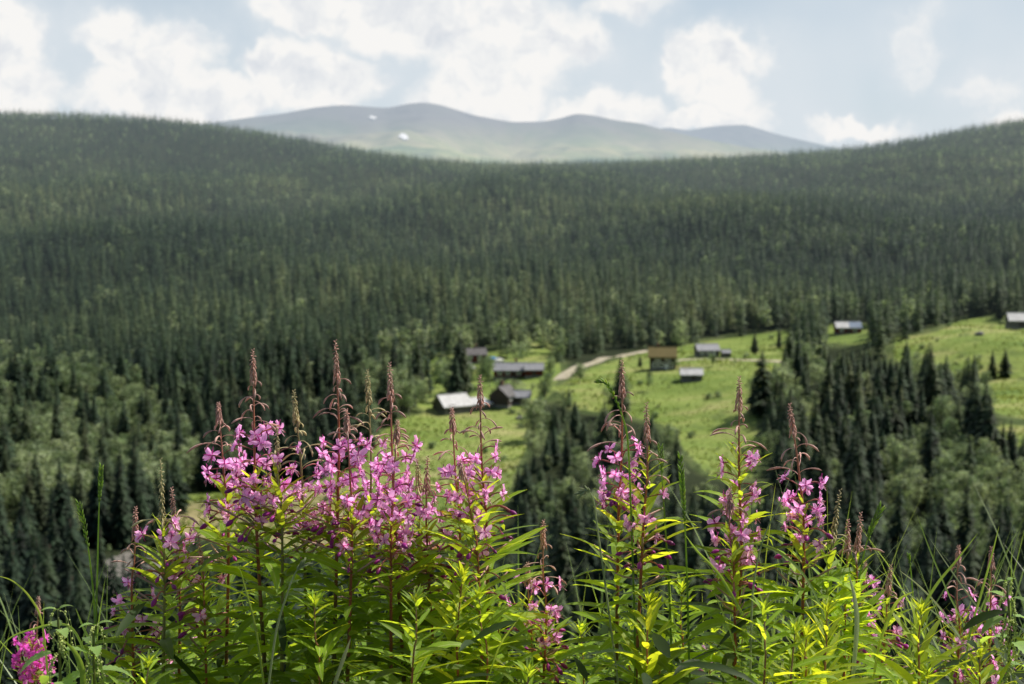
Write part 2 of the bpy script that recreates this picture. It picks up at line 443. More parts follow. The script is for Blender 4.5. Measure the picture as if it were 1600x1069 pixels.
def make_ground():
    nx = 440
    t = np.linspace(-1, 1, nx); t = np.sign(t)*(0.55*np.abs(t)+0.45*np.abs(t)**2.2)
    ys = np.concatenate([np.linspace(-12, 6, 46), np.geomspace(6.3, 150, 110)[:-1], np.geomspace(150, 760, 330)[:-1], np.geomspace(760, 6400, 170)])
    Yv = np.repeat(ys[:, None], nx, 1)
    Xv = t[None, :]*(14 + 0.95*np.maximum(Yv, 0))
    Z = ground_z(Xv, Yv)
    Yp = np.maximum(Yv, 60)
    u, v = project(Xv, Yp, Z)
    ok = (Yv > 140) & (Yv < 1200)
    med = np.zeros_like(Z); dry = np.zeros_like(Z); rock = np.zeros_like(Z)
    for f in FIELDS: med[ok & inpoly(u, v, f)] = 1
    for f in (F_FARM, F_TINY, F_CAB): med[ok & inpoly(u, v, f)] = 0.75
    dry[ok & inpoly(u, v, F_DRY)] = 1
    for f in ROCKS: rock[ok & inpoly(u, v, f)] = 1
    med[Yv < 60] = 0.2
    def blur(M):
        for _ in range(2):
            M = (M + np.roll(M, 1, 0) + np.roll(M, -1, 0) + np.roll(M, 1, 1) + np.roll(M, -1, 1))/5
        return M
    wide = med.copy()
    for _ in range(9): wide = blur(wide)
    ny = len(ys)
    idx = np.arange(ny*nx).reshape(ny, nx)
    Fa = np.stack([idx[:-1, :-1], idx[:-1, 1:], idx[1:, 1:], idx[1:, :-1]], -1).reshape(-1, 4)
    V = np.stack([Xv, Yv, Z], -1).reshape(-1, 3)
    me = np_mesh('ground', V, Fa, M_ground, {'meadow': blur(med).ravel(), 'dry': blur(dry).ravel(), 'rock': blur(rock).ravel(), 'edge': wide.ravel()}, True)
    tag(link('ground', me), kind='structure')
make_ground()

# mountains -------------------------------------------------------------
def vnoise(x, y, seed, oct=5, base=1.0, gain=0.5):
    out = np.zeros_like(x); amp = 1; tot = 0
    r = np.random.default_rng(seed)
    tab = r.random((64, 64))
    for o in range(oct):
        fx, fy = x*base*2**o + 17.3*o, y*base*2**o + 9.1*o
        ix, iy = np.floor(fx).astype(int), np.floor(fy).astype(int)
        tx, ty = fx-ix, fy-iy; tx = tx*tx*(3-2*tx); ty = ty*ty*(3-2*ty)
        g = lambda a, b: tab[a % 64, b % 64]
        out += amp*((g(ix, iy)*(1-tx)+g(ix+1, iy)*tx)*(1-ty) + (g(ix, iy+1)*(1-tx)+g(ix+1, iy+1)*tx)*ty)
        tot += amp; amp *= gain
    return out/tot - 0.5

def mountain(name, sky_pts, Y0, w_front, w_back, seed, a0, a1):
    us, vs = zip(*sky_pts)
    A = np.linspace(a0, a1, 420); S = np.concatenate([np.linspace(-1, 0, 170), np.linspace(0, 1, 40)[1:]])
    ztop = H + slope(np.interp(A, us, vs))*Y0
    k = np.exp(-0.5*(np.arange(-6, 7)/1.1)**2); k /= k.sum()
    ztop = np.convolve(np.pad(ztop, 6, 'edge'), k, 'valid')
    AA, SS = np.meshgrid(A, S)
    Y = Y0 + np.where(SS < 0, SS*w_front, SS*w_back)
    X = (AA-800)/F*Y0*(1 + 0.5*(Y-Y0)/Y0)
    prof = np.where(SS < 0, (1-np.abs(SS)**1.25), (1-SS**2))
    ridge = 1 - 2*np.abs(vnoise(X/2600, Y/3600, seed, 5, 1.0, 0.55))
    z = -60 + (ztop[None, :]+60)*prof
    damp = np.clip(np.abs(SS)*4, 0, 1)*np.clip(prof*2, 0, 1)
    z = z + (ridge-1.0)*620*damp + (vnoise(X/600, Y/900, seed+3, 5, 1.0, .6)-.3)*190*damp
    idx = np.arange(AA.size).reshape(AA.shape)
    Fa = np.stack([idx[:-1, :-1], idx[:-1, 1:], idx[1:, 1:], idx[1:, :-1]], -1).reshape(-1, 4)
    me = np_mesh(name, np.stack([X, Y, z], -1).reshape(-1, 3), Fa, M_mount, smooth=True)
    tag(link(name, me), kind='structure')
    from mathutils.bvhtree import BVHTree
    return BVHTree.FromPolygons([Vector(q) for q in np.stack([X, Y, z], -1).reshape(-1, 3)], [tuple(int(k) for k in q) for q in Fa])
mx = mountain('mountain', [(-600, 300), (-100, 255), (150, 215), (300, 196), (350, 190), (400, 183), (450, 177), (495, 168), (540, 164), (580, 167), (608, 169), (640, 162), (665, 160), (690, 164), (740, 180), (800, 191), (850, 190), (880, 184), (898, 177), (930, 181), (960, 188), (1000, 193), (1040, 204), (1090, 216), (1150, 228), (1260, 244), (1500, 275), (2000, 300)], 10500, 4200, 3000, 5, -600, 2000)
mountain('mountain', [(500, 300), (900, 240), (980, 215), (1020, 203), (1042, 199), (1072, 204), (1100, 199), (1130, 196), (1162, 195), (1200, 207), (1240, 217), (1280, 226), (1340, 243), (1500, 262), (2200, 300)], 15000, 3300, 3000, 9, 500, 2200)

def snow(u, v, wu, hv, seed):
    """a snow patch draped a little above the fell"""
    r = random.Random(seed); mb = MB(); n = 22; pts = []; o0 = Vector((0, 0, H))
    def hit(uu, vv):
        d = Vector(P(uu, vv, 1000.0)) - o0; d.normalize(); h = mx.ray_cast(o0, d)
        return (h[0] - d*40) if h[0] else None
    ph = r.uniform(0, 6)
    rings = [[hit(u, v)]]
    for k in (.35, .7, 1.0):
        rings.append([hit(u+math.cos(2*PI*i/n)*wu*k*(1+.22*math.sin(3*2*PI*i/n+ph)+.12*math.sin(7*2*PI*i/n)), v+math.sin(2*PI*i/n)*hv*k*(1+.25*math.sin(2*2*PI*i/n+ph)) + .25*hv*k*math.cos(2*PI*i/n)) for i in range(n)])
    vs = rings[0]+rings[1]+rings[2]+rings[3]
    fs = [(0, 1+(i+1) % n, 1+i) for i in range(n)]
    for a in (0, 1): fs += [(1+a*n+i, 1+a*n+(i+1) % n, 1+(a+1)*n+(i+1) % n, 1+(a+1)*n+i) for i in range(n)]
    mb.add(vs, fs); tag(mb.build('snow_patch', [M_snow]), kind='structure')
snow(582, 183, 5.5, 2.6, 1); snow(631, 213, 7.5, 4.0, 2)

# ------------------------------------------------------------------ trees
def spruce_proto(seed, levels, nb, segs, rad):
    """unit-height crown of drooping branch sprays; returns V, tri-F"""
    r = np.random.default_rng(seed); V = []; T = []
    for k in range(levels):
        t = k/(levels-1)
        z = 0.06 + 0.93*t**0.92
        R = rad*((1-t)**0.82)*(1+r.uniform(-.22, .22)) + 0.006
        if t < 0.12: R *= 0.75
        n = max(3, int(round(nb*(0.55+0.45*(1-t)))))
        off = r.uniform(0, 6.28)
        for j in range(n):
            th = off + 2*PI*j/n + r.uniform(-.3, .3)
            L = R*r.uniform(0.65, 1.18); dz = r.uniform(-0.012, 0.012)
            c, s = math.cos(th), math.sin(th); w = L*r.uniform(0.32, 0.5)
            dr = 0.35*L + 0.010
            b = len(V)
            if segs >= 2:
                mid = (c*L*.55, s*L*.55, z+dz-0.02*dr); tip = (c*L, s*L, z+dz-dr)
                V += [(0, 0, z+dz+0.012), (mid[0]-s*w*.5, mid[1]+c*w*.5, mid[2]-dr*.45), (mid[0]+s*w*.5, mid[1]-c*w*.5, mid[2]-dr*.45), mid, tip]
                T += [(b, b+1, b+3), (b, b+3, b+2), (b+1, b+4, b+3), (b+3, b+4, b+2)]
            else:
                V += [(0, 0, z+dz+0.03), (c*L-s*w, s*L+c*w, z+dz-dr-0.01), (c*L+s*w, s*L-c*w, z+dz-dr-0.01)]
                T += [(b, b+1, b+2)]
    b = len(V)
    V += [(0, 0, 1.0), (0.009, 0, 0.93), (-0.005, 0.008, 0.93), (-0.005, -0.008, 0.93)]
    T += [(b, b+1, b+2), (b, b+2, b+3), (b, b+3, b+1)]
    return np.array(V, float), np.array(T, int)

def birch_proto(seed, n, size, slim=0.26):
    r = np.random.default_rng(seed); V = []; T = []
    nb = 11
    cs = []
    for i in range(nb):
        zc = 0.32 + 0.58*(i+0.5)/nb; rr = slim*math.sin(PI*min(1, (zc-0.16)/0.92))**0.8
        a = r.uniform(0, 6.28); q = rr*r.uniform(0.25, 0.75)
        cs.append((math.cos(a)*q, math.sin(a)*q, zc, rr*r.uniform(.5, .75)))
    for i in range(n):
        cx, cy_, cz, cr = cs[r.integers(nb)]
        d = r.normal(size=3); d /= np.linalg.norm(d)
        rad = cr*r.uniform(0.55, 1.08)
        p = np.array([cx, cy_, cz]) + d*rad*np.array([1, 1, 0.9])
        nrm = d*0.7 + r.normal(size=3)*0.6; nrm /= np.linalg.norm(nrm)
        a = np.cross(nrm, [0.3, 0.2, 0.9]); a /= np.linalg.norm(a)+1e-9; b_ = np.cross(nrm, a)
        s = size*r.uniform(0.6, 1.3)
        b = len(V)
        V += [p+a*s, p+b_*s*.7, p-a*s*r.uniform(.6, 1), p-b_*s*.7]
        T += [(b, b+1, b+2), (b, b+2, b+3)]
    return np.array(V, float), np.array(T, int)

SPR_HI = [spruce_proto(100+i, 34, 10, 2, 0.155+0.03*(i % 3)) for i in range(6)]
SPR_MID = [spruce_proto(200+i, 14, 8, 2, 0.175) for i in range(6)]
SPR_LOW = [spruce_proto(300+i, 9, 6, 1, 0.20) for i in range(6)]
SPR_FAR = [spruce_proto(400+i, 5, 5, 1, 0.22) for i in range(5)]
BIR_HI = [birch_proto(500+i, 900, 0.026, 0.23+0.04*(i % 3)) for i in range(6)]
BIR_LOW = [birch_proto(600+i, 130, 0.05, 0.25) for i in range(4)]

def scatter():
    """jittered stand of candidate trees over the whole slope"""
    out = []
    for (y0, y1, sp) in ((172, 430, 4.9), (430, 720, 5.6), (720, 1150, 6.6), (1150, 1750, 8.0), (1750, 2760, 10.0)):
        ys = np.arange(y0, y1, sp)
        for y in ys:
            w = 0.44*y + 25
            xs = np.arange(-w, w, sp)
            x = xs + RNG.uniform(-.48, .48, len(xs))*sp
            yy = y + RNG.uniform(-.48, .48, len(xs))*sp
            out.append(np.stack([x, yy], 1))
    return np.concatenate(out)
C = scatter()
Xc, Yc = C[:, 0], C[:, 1]
Zc = ground_z(Xc, Yc)
Uc, Vc = project(Xc, Yc, Zc)
jit = RNG.normal(size=(len(C), 2))*np.array([3.0, 2.0])
keep = (Uc > -160) & (Uc < 1760)
near = Yc < 1000
for f in FIELDS: keep &= ~(near & inpoly(Uc+jit[:, 0], Vc+jit[:, 1], f))
for f in (F_FARM, F_TINY): keep &= ~(near & inpoly(Uc, Vc, f) & (RNG.random(len(C)) < 0.62))
for f in ([(862, 612), (900, 592), (960, 566), (1005, 558), (1005, 545), (940, 549), (880, 566)], [(1296, 505), (1352, 505), (1352, 535), (1296, 535)], [(680, 628), (760, 628), (770, 660), (670, 660)], [(775, 574), (850, 574), (846, 598), (780, 598)]): keep &= ~(near & inpoly(Uc, Vc, f))
for f in ROCKS: keep &= ~(near & inpoly(Uc, Vc, f) & (RNG.random(len(C)) < 0.9))
keep &= RNG.random(len(C)) < 0.90

# where broadleaved trees stand (survey polygons) and how dominant they are
DEC = [([(-200, 560), (60, 570), (190, 600), (270, 680), (330, 760), (260, 800), (100, 830), (-200, 830)], 0.80),
       ([(-200, 700), (120, 720), (150, 880), (-200, 900)], 0.25),
       ([(560, 560), (700, 540), (880, 540), (900, 600), (840, 660), (620, 660), (540, 640)], 0.78),
       ([(800, 640), (850, 640), (870, 720), (810, 740)], 0.8),
       ([(1380, 760), (1480, 730), (1590, 780), (1700, 900), (1500, 930), (1380, 900)], 0.9),
       ([(1170, 590), (1290, 560), (1300, 680), (1180, 700)], 0.6),
       ([(1040, 760), (1240, 720), (1260, 800), (1100, 900), (1020, 880)], 0.45),
       ([(820, 800), (960, 800), (960, 900), (820, 900)], 0.45),
       ([(1440, 640), (1520, 640), (1560, 760), (1440, 760)], 0.3),
       ([(1500, 620), (1640, 640), (1700, 740), (1540, 740)], 0.5),
       ([(540, 830), (800, 830), (820, 940), (500, 940)], 0.5),
       ([(1230, 620), (1480, 640), (1480, 920), (1230, 920)], 0.24), ([(800, 690), (1060, 690), (1060, 920), (800, 920)], 0.30),
       ([(1200, 470), (1500, 470), (1480, 515), (1220, 520)], 0.25)]
pb = np.full(len(C), 0.06)
for poly, p_ in DEC: pb = np.where(near & inpoly(Uc, Vc, poly), np.maximum(pb, p_), pb)
pb = np.where(Yc > 430, pb*0.8 + 0.03, pb)
is_b = RNG.random(len(C)) < pb
hgt = np.where(is_b, RNG.uniform(6.5, 12, len(C)), RNG.uniform(9, 20, len(C)))
hgt = np.where(Yc > 900, hgt*1.0, hgt)
# the open middle of the valley keeps young trees so the fields show over them
low1 = inpoly(Uc, Vc, [(560, 700), (900, 700), (900, 800), (560, 980)]); hgt = np.where(low1, hgt*0.55, hgt)
def cap_top(poly, vtop, spread):
    """young stand: nothing here stands taller than the sight line to the field behind"""
    global hgt
    m = inpoly(Uc, Vc, poly)
    zt = H + slope(vtop + RNG.uniform(0, spread, len(C)))*Yc
    hgt = np.where(m, np.minimum(hgt, np.maximum(zt-Zc, 1.8)), hgt)
cap_top([(1195, 600), (1290, 600), (1290, 700), (1195, 720)], 560, 60)
cap_top([(1290, 560), (1460, 560), (1460, 1000), (1290, 1000)], 528, 100)
cap_top([(1460, 580), (1545, 590), (1545, 1000), (1460, 1000)], 545, 100)
cap_top([(1545, 596), (1700, 596), (1700, 1000), (1545, 1000)], 640, 60)
cap_top([(1060, 700), (1195, 700), (1240, 1000), (1060, 1000)], 735, 50)
cap_top([(960, 660), (1060, 660), (1060, 1000), (960, 1000)], 640, 90)
for _p in ([(810, 640), (1060, 640), (1060, 1000), (810, 1000)], [(1195, 560), (1700, 560), (1700, 1000), (1195, 1000)]): keep &= ~(inpoly(Uc, Vc, _p) & (RNG.random(len(C)) < .22))
cap_top([(810, 640), (960, 640), (960, 1000), (810, 1000)], 616, 95)
cap_top([(540, 800), (810, 800), (810, 1000), (540, 1000)], 830, 60)
cap_top([(260, 820), (540, 820), (540, 1000), (260, 1000)], 838, 40)
cap_top([(120, 860), (290, 860), (290, 1000), (120, 1000)], 880, 60)
cap_top([(1290, 523), (1360, 523), (1360, 640), (1290, 640)], 527, 14)
cap_top([(765, 598), (855, 598), (855, 632), (765, 632)], 588, 16)
cap_top([(715, 566), (765, 566), (765, 590), (715, 590)], 560, 14)
cap_top([(860, 600), (900, 600), (900, 640), (860, 640)], 600, 20)
small = hgt < 4.2
keep &= ~(small & (RNG.random(len(C)) < .3)); is_b |= small; hgt = np.where(small, np.maximum(hgt, 1.6)*RNG.uniform(.7, 1.2, len(C)), hgt)
tops_u, tops_v = project(Xc, Yc, Zc+hgt)
app = hgt/Yc*F

def pick(kind_b, nmax):
    """the largest-looking trees of a kind that are not wholly behind the flowers"""
    vis = keep & (is_b == kind_b) & (Uc > -10) & (Uc < 1610)
    hid = (tops_v > 930) | ((tops_v > 850) & (Uc > 330) & (Uc < 1330)) | (Yc > 620)
    vis &= ~hid
    ids = np.where(vis)[0]
    # skip trees standing right behind a nearer, taller one
    ids = ids[np.argsort(Yc[ids])]
    sel = []
    for i in ids:
        hidden = False
        for j in sel[-140:]:
            if abs(Uc[j]-Uc[i]) < app[j]*0.06 and tops_v[j] < tops_v[i]+4 and Vc[j] > Vc[i]:
                hidden = True; break
        if not hidden: sel.append(i)
    sel = np.array(sel)
    sel = sel[np.argsort(-app[sel])][:nmax]
    return sel
sel_s = pick(False, 285); sel_b = pick(True, 285)
# single trees that stand alone in the photo: (u, v of the foot, v of the tip, broadleaf?, label, width)
LONE = [(1550, 592, 545, 0, "left of the two small dark spruces at the near edge of the right-hand field", 1.5),
        (1570, 590, 544, 0, "right of the two small dark spruces at the near edge of the right-hand field", 1.7),
        (1179, 553, 516, 0, "slim dark spruce alone on the bright pasture beside the far track", 1.1),
        (1217, 545, 508, 0, "dark spruce at the right edge of the pasture above the track", 1.2),
        (1236, 548, 512, 0, "slender spruce just beyond the pasture edge spruce", 1.2),
        (1064, 551, 497, 1, "tall dark broadleaved tree right behind the turf-roofed house", 0.9),
        (1113, 573, 552, 1, "round dark bush in front of the grey-roofed house", 1.6),
        (1056, 577, 556, 1, "dark round bush against the right end of the turf-roofed house", 1.5),
        (1000, 573, 553, 0, "small dark spruce on the lawn left of the turf-roofed house", 1.2),
        (1562, 498, 462, 0, "dark spruce beside the white-roofed barn at the right edge", 1.7),
        (1531, 566, 553, 1, "small low bush out on the right-hand field", 2.4),
        (1192, 640, 585, 1, "grey green round tree at the right edge of the sloping pasture", 1.3),
        (1222, 655, 580, 0, "pointed spruce in front of the round pasture-edge tree", 1.2),
        (972, 640, 588, 1, "small leafy tree at the left end of the sloping pasture", 1.0),
        (835, 690, 620, 1, "full round broadleaved tree right of the dark log house", 1.1),
        (905, 600, 566, 1, "round green bush beside the bend of the dirt track", 1.6),
        (1013, 612, 578, 1, "brownish thin bush below the turf-roofed house", 0.9)]

def mesh_set(protos, name, mat):
    return [np_mesh(name, V, T, mat) for V, T in protos]
ME_S = mesh_set(SPR_HI, 'crown', M_spruce); ME_B = mesh_set(BIR_HI, 'crown', M_birch)
def trunk_mesh(seed, r0, top, mat, limbs):
    r = random.Random(seed); mb = MB()
    pts = [(r.uniform(-.006, .006)*i, r.uniform(-.006, .006)*i, -0.03 + (top+0.03)*i/5) for i in range(6)]
    mb.tube(pts, [r0*(1-0.16*i) for i in range(6)], 6)
    for k in range(limbs):
        z = top*(0.45+0.5*k/limbs); a = r.uniform(0, 6.28); L = 0.16*(1.15-k/limbs)
        mb.tube([(0, 0, z), (math.cos(a)*L*.5, math.sin(a)*L*.5, z+L*.5), (math.cos(a)*L, math.sin(a)*L, z+L*1.0)], [r0*.4, r0*.25, r0*.1], 4)
    return mb.mesh('trunk', [mat])
ME_ST = [trunk_mesh(i, 0.013, 0.93, M_bark, 0) for i in range(3)]
ME_BT = [trunk_mesh(i+9, 0.014, 0.75, M_birchbark, 6) for i in range(3)]

def add_tree(x, y, z, h, broad, label, group, wid=1.0, i=0):
    o = empty('birch_tree' if broad else 'spruce_tree', (x, y, z-0.1), random.uniform(0, 6.28))
    o.scale = (h*wid, h*wid, h)
    tag(o, label, 'tree', group)
    link('crown', (ME_B if broad else ME_S)[i % 6], o)
    link('trunk', (ME_BT if broad else ME_ST)[i % 3], o)
    return o

def zone_spruce(u, v):
    if u < 560: return ("dark pointed spruce on the wooded left slope behind the flowers", "spruces on the left slope")
    if u < 790: return ("spruce in the belt of woods around the farm houses left of centre", "spruces around the farm houses")
    if u < 1130: return ("dark spruce in the clump in the middle of the valley, below the houses", "spruces in the middle clump")
    if v < 600: return ("spruce at the forest edge bordering the right-hand pastures", "spruces along the right-hand pastures")
    return ("tall dark spruce in the dense stand on the right, below the bright field", "spruces in the dense right-hand stand")
def zone_birch(u, v):
    if u < 540: return ("grey green broadleaved tree in the lighter patch of wood on the left slope", "broadleaved trees on the left slope")
    if u < 920: return ("leafy green tree growing among the farm houses left of centre", "broadleaved trees around the farm houses")
    if u < 1320: return ("leafy tree at the edges of the middle pasture and clump", "broadleaved trees around the middle pasture")
    return ("pale green leafy tree among the dark spruces at lower right", "broadleaved trees at lower right")
for n, i in enumerate(sel_s):
    lb, g = zone_spruce(Uc[i], Vc[i]); add_tree(Xc[i], Yc[i], Zc[i], hgt[i], False, lb, g, RNG.uniform(.8, 1.45), n)
for n, i in enumerate(sel_b):
    lb, g = zone_birch(Uc[i], Vc[i]); add_tree(Xc[i], Yc[i], Zc[i], hgt[i], True, lb, g, RNG.uniform(.9, 1.25), n)
LONE_XY = []
for n, (u, v, vt, b, lab, wd) in enumerate(LONE):
    p = ground_hit(u, v); h = (P(u, vt, p[1])[2] - p[2])
    LONE_XY.append(p[:2]); add_tree(p[0], p[1], p[2], max(h, 1.2), bool(b), lab, None, wd, n)

def realize(ids, protos, name, mat):
    """the rest of the wood, which reads as one mass"""
    Vs, Fs, Ts = [], [], []; base = 0
    which = RNG.integers(len(protos), size=len(ids))
    for k, (V, T) in enumerate(protos):
        I = ids[which == k]
        if not len(I): continue
        n = len(I); th = RNG.uniform(0, 6.28, n); c, s = np.cos(th), np.sin(th)
        wd = hgt[I]*RNG.uniform(.85, 1.5, n)
        x = V[None, :, 0]*c[:, None] - V[None, :, 1]*s[:, None]; y = V[None, :, 0]*s[:, None] + V[None, :, 1]*c[:, None]
        vv = np.stack([x*wd[:, None]+Xc[I][:, None], y*wd[:, None]+Yc[I][:, None], V[None, :, 2]*hgt[I][:, None]+Zc[I][:, None]-0.2], -1)
        Vs.append(vv.reshape(-1, 3)); Fs.append((T[None]+base+(np.arange(n)*len(V))[:, None, None]).reshape(-1, 3)); base += n*len(V)
        Ts.append(np.repeat(RNG.random(n), len(V)))
    return np.concatenate(Vs), np.concatenate(Fs), np.concatenate(Ts)
def stuff(name, parts, mat):
    Vs, Fs, Ts = [], [], []; b = 0
    for V, Fa, T in parts:
        Vs.append(V); Fs.append(Fa+b); Ts.append(T); b += len(V)
    me = np_mesh(name, np.concatenate(Vs), np.concatenate(Fs), mat, {'tint': np.concatenate(Ts)})
    return link(name, me)
rest = keep.copy(); rest[sel_s] = False; rest[sel_b] = False
rs = lambda a, b, kb: np.where(rest & (Yc >= a) & (Yc < b) & (is_b == kb))[0]
_parts = []
for a, b, pr in ((0, 480, SPR_HI), (480, 900, SPR_MID), (900, 1500, SPR_LOW), (1500, 9999, SPR_FAR)):
    ids = rs(a, b, False)
    if len(ids): _parts.append(realize(ids, pr, '', None))
tag(stuff('spruce_forest', _parts, M_forest), "dense dark spruce forest covering the hillsides up to the skyline", "forest", kind='stuff')
_parts = []
for a, b, pr in ((0, 480, BIR_HI[:4]), (480, 9999, BIR_LOW)):
    ids = rs(a, b, True)
    if len(ids): _parts.append(realize(ids, pr, '', None))
tag(stuff('birch_wood', _parts, M_wood_stuff), "paler broadleaved trees scattered through the spruce forest", "woodland", kind='stuff')
print("trees", keep.sum(), len(sel_s), len(sel_b), Yc[sel_s].max(), Yc[sel_b].max())

# ------------------------------------------------------------------ tracks
M_track = simple("track_gravel", (0.50, 0.44, 0.35), (0.36, 0.33, 0.22), 0.3, 0.95, 0.1, haze=True)
def track(pix, width, lift=0.12):
    pts = [ground_hit(u, v)[:2] for u, v in pix]
    dense = []
    for a, b in zip(pts[:-1], pts[1:]):
        n = max(2, int(np.linalg.norm(b-a)/2))
        dense += [a + (b-a)*i/n for i in range(n)]
    dense.append(pts[-1]); d = np.array(dense)
    for _ in range(12): d[1:-1] = (d[:-2]+2*d[1:-1]+d[2:])/4
    tan = np.gradient(d, axis=0); tan /= np.linalg.norm(tan, axis=1)[:, None]
    nrm = np.stack([-tan[:, 1], tan[:, 0]], 1)
    mb = MB(); vs = []
    for i in range(len(d)):
        for k in (-1, -.33, .33, 1):
            q = d[i] + nrm[i]*k*width/2*(1+0.15*math.sin(i*0.7+k)); vs.append((q[0], q[1], float(ground_z(q[0], q[1]))+lift))
    fs = [(i*4+j, i*4+j+1, i*4+j+5, i*4+j+4) for i in range(len(d)-1) for j in range(3)]
    mb.add(vs, fs); tag(mb.build('dirt_track', [M_track]), kind='structure')
track([(876, 594), (884, 585), (898, 577), (925, 568), (950, 559), (985, 553), (1015, 549)], 5.0)
track([(1040, 566), (1066, 564), (1110, 561), (1160, 563), (1200, 564), (1260, 569), (1320, 574)], 3.2)

# ------------------------------------------------------------------ farm buildings
def wall_mat(name, c1, c2, plank=3.0):
    m, t, out = new_mat(name)
    co = t.new('ShaderNodeTexCoord').outputs['Object']
    mp = t.new('ShaderNodeMapping'); t.l.new(co, mp.inputs[0]); mp.inputs['Scale'].default_value = (0.4, 0.4, plank)
    n = t.noise(mp.outputs[0], 3.0, 4, 0.6).outputs[0]
    t.l.new(add_haze_glow(t, bsdf(t, t.mix(n, c1, c2), 0.85, 0.15)), out.inputs[0]); return m
M_red = wall_mat("red_boards", (0.16, 0.04, 0.032), (0.10, 0.028, 0.024))
M_log = wall_mat("tarred_logs", (0.055, 0.045, 0.04), (0.09, 0.07, 0.06))
M_grey = wall_mat("weathered_boards", (0.17, 0.16, 0.155), (0.11, 0.105, 0.10))
M_tin = simple("pale_tin_roof", (0.66, 0.655, 0.65), (0.48, 0.47, 0.46), 0.9, 0.38, 0.45, haze=True)
M_slate = simple("grey_roof_sheets", (0.36, 0.36, 0.38), (0.27, 0.27, 0.29), 1.0, 0.45, 0.4, haze=True)
M_darkroof = simple("dark_roofing", (0.15, 0.14, 0.14), (0.09, 0.085, 0.085), 1.0, 0.6, 0.3, haze=True)
M_blueroof = simple("blue_grey_roofing", (0.20, 0.26, 0.36), (0.16, 0.2, 0.28), 1.0, 0.5, 0.4, haze=True)
M_turf = simple("turf_roof", (0.22, 0.175, 0.085), (0.15, 0.13, 0.06), 2.0, 0.95, 0.05, haze=True, bump=0.6)
M_white = simple("white_paint", (0.78, 0.78, 0.76), (0.7, 0.7, 0.69), 2, 0.6, haze=True)
M_pane = simple("window_glass", (0.03, 0.035, 0.04), (0.05, 0.055, 0.06), 1, 0.08, 0.6, haze=True)
M_stone = simple("stone_footing", (0.30, 0.28, 0.26), (0.2, 0.19, 0.18), 1.5, 0.9, haze=True)
M_bluetarp = simple("blue_tarp", (0.05, 0.20, 0.42), (0.04, 0.16, 0.34), 1, 0.5, haze=True)
M_brick = simple("chimney_brick", (0.24, 0.13, 0.1), (0.17, 0.1, 0.08), 4, 0.9, haze=True)

def gable(name, u, v, w, d, hw, hr, rz, wall, roof, label, cat, win=(), doors=(), chim=None, over=0.5, thick=0.25):
    """house: ridge along local x; front wall faces local -y"""
    p = ground_hit(u, v); o = empty(name, (p[0], p[1], p[2]), rz); tag(o, label, cat)
    # footing down to the slope
    mb = MB(); mb.box((0, 0, -0.75), (w+0.16, d+0.16, 2.1)); mb.build('footing', [M_stone], o, False)
    z0 = 0.3; x, y = w/2, d/2
    mb = MB()
    vs = [(-x, -y, z0), (x, -y, z0), (x, y, z0), (-x, y, z0), (-x, -y, hw), (x, -y, hw), (x, y, hw), (-x, y, hw), (-x, 0, hw+hr), (x, 0, hw+hr)]
    mb.add(vs, [(0, 1, 5, 4), (1, 2, 6, 9, 5), (2, 3, 7, 6), (3, 0, 4, 8, 7)])
    for sx in (-1, 1):
        for sy in (-1, 1): mb.box((sx*x, sy*y, (z0+hw)/2), (0.22, 0.22, hw-z0-0.02))
    mb.build('wall', [wall], o, False)
    # roof: two slabs with overhang, ridge board
    mb = MB(); sl = hr/y; e = over
    for s in (-1, 1):
        ya, za = s*(y+e), hw - e*sl; yb, zb = 0, hw+hr
        xa = x+e
        vs = [(-xa, ya, za+.03), (xa, ya, za+.03), (xa, yb, zb+.03), (-xa, yb, zb+.03), (-xa, ya, za+.03+thick), (xa, ya, za+.03+thick), (xa, yb, zb+.03+thick), (-xa, yb, zb+.03+thick)]
        mb.add(vs, [(0, 3, 2, 1), (4, 5, 6, 7), (0, 1, 5, 4), (1, 2, 6, 5), (0, 4, 7, 3)] if s < 0 else [(0, 1, 2, 3), (4, 7, 6, 5), (0, 4, 5, 1), (1, 5, 6, 2), (0, 3, 7, 4)])
    rf = mb.build('roof', [roof], o, False)
    mb = MB(); mb.box((0, 0, hw+hr+thick+.05), (2*(x+e)+.06, 0.4, 0.16)); mb.build('ridge_board', [roof], rf, False)
    if chim is not None:
        mb = MB(); mb.box((chim, 0.5, hw+hr+0.5), (0.7, 0.7, 1.9)); mb.box((chim, 0.5, hw+hr+1.5), (0.9, 0.9, 0.14)); mb.build('chimney', [M_brick], rf, False)
    for (wx, wz, ww, wh) in win:
        mb = MB(); t_ = 0.26
        for k in (-1, 1):
            mb.box((wx+k*(ww/2+t_/2), -y-0.04, wz), (t_, 0.12, wh+2*t_)); mb.box((wx, -y-0.04, wz+k*(wh/2+t_/2)), (ww, 0.12, t_))
        mb.box((wx, -y-0.045, wz), (0.09, 0.1, wh)); mb.box((wx-ww/4-.02, -y-0.045, wz), (ww/2-.06, 0.08, 0.07)); mb.box((wx+ww/4+.02, -y-0.045, wz), (ww/2-.06, 0.08, 0.07))
        fr = mb.build('window', [M_white], o, False)
        mb = MB(); mb.box((wx, -y-0.012, wz), (ww-.004, 0.02, wh-.004)); mb.build('pane', [M_pane], fr, False)
    for (dx, dw, dh, mt) in doors:
        mb = MB(); mb.box((dx, -y-0.03, z0+dh/2+.02), (dw, 0.1, dh)); dr = mb.build('door', [mt], o, False)
        mb = MB(); mb.box((dx+dw*.35, -y-0.11, z0+dh*.5), (0.12, 0.05, 0.05)); mb.build('handle', [M_white], dr, False)
    return o

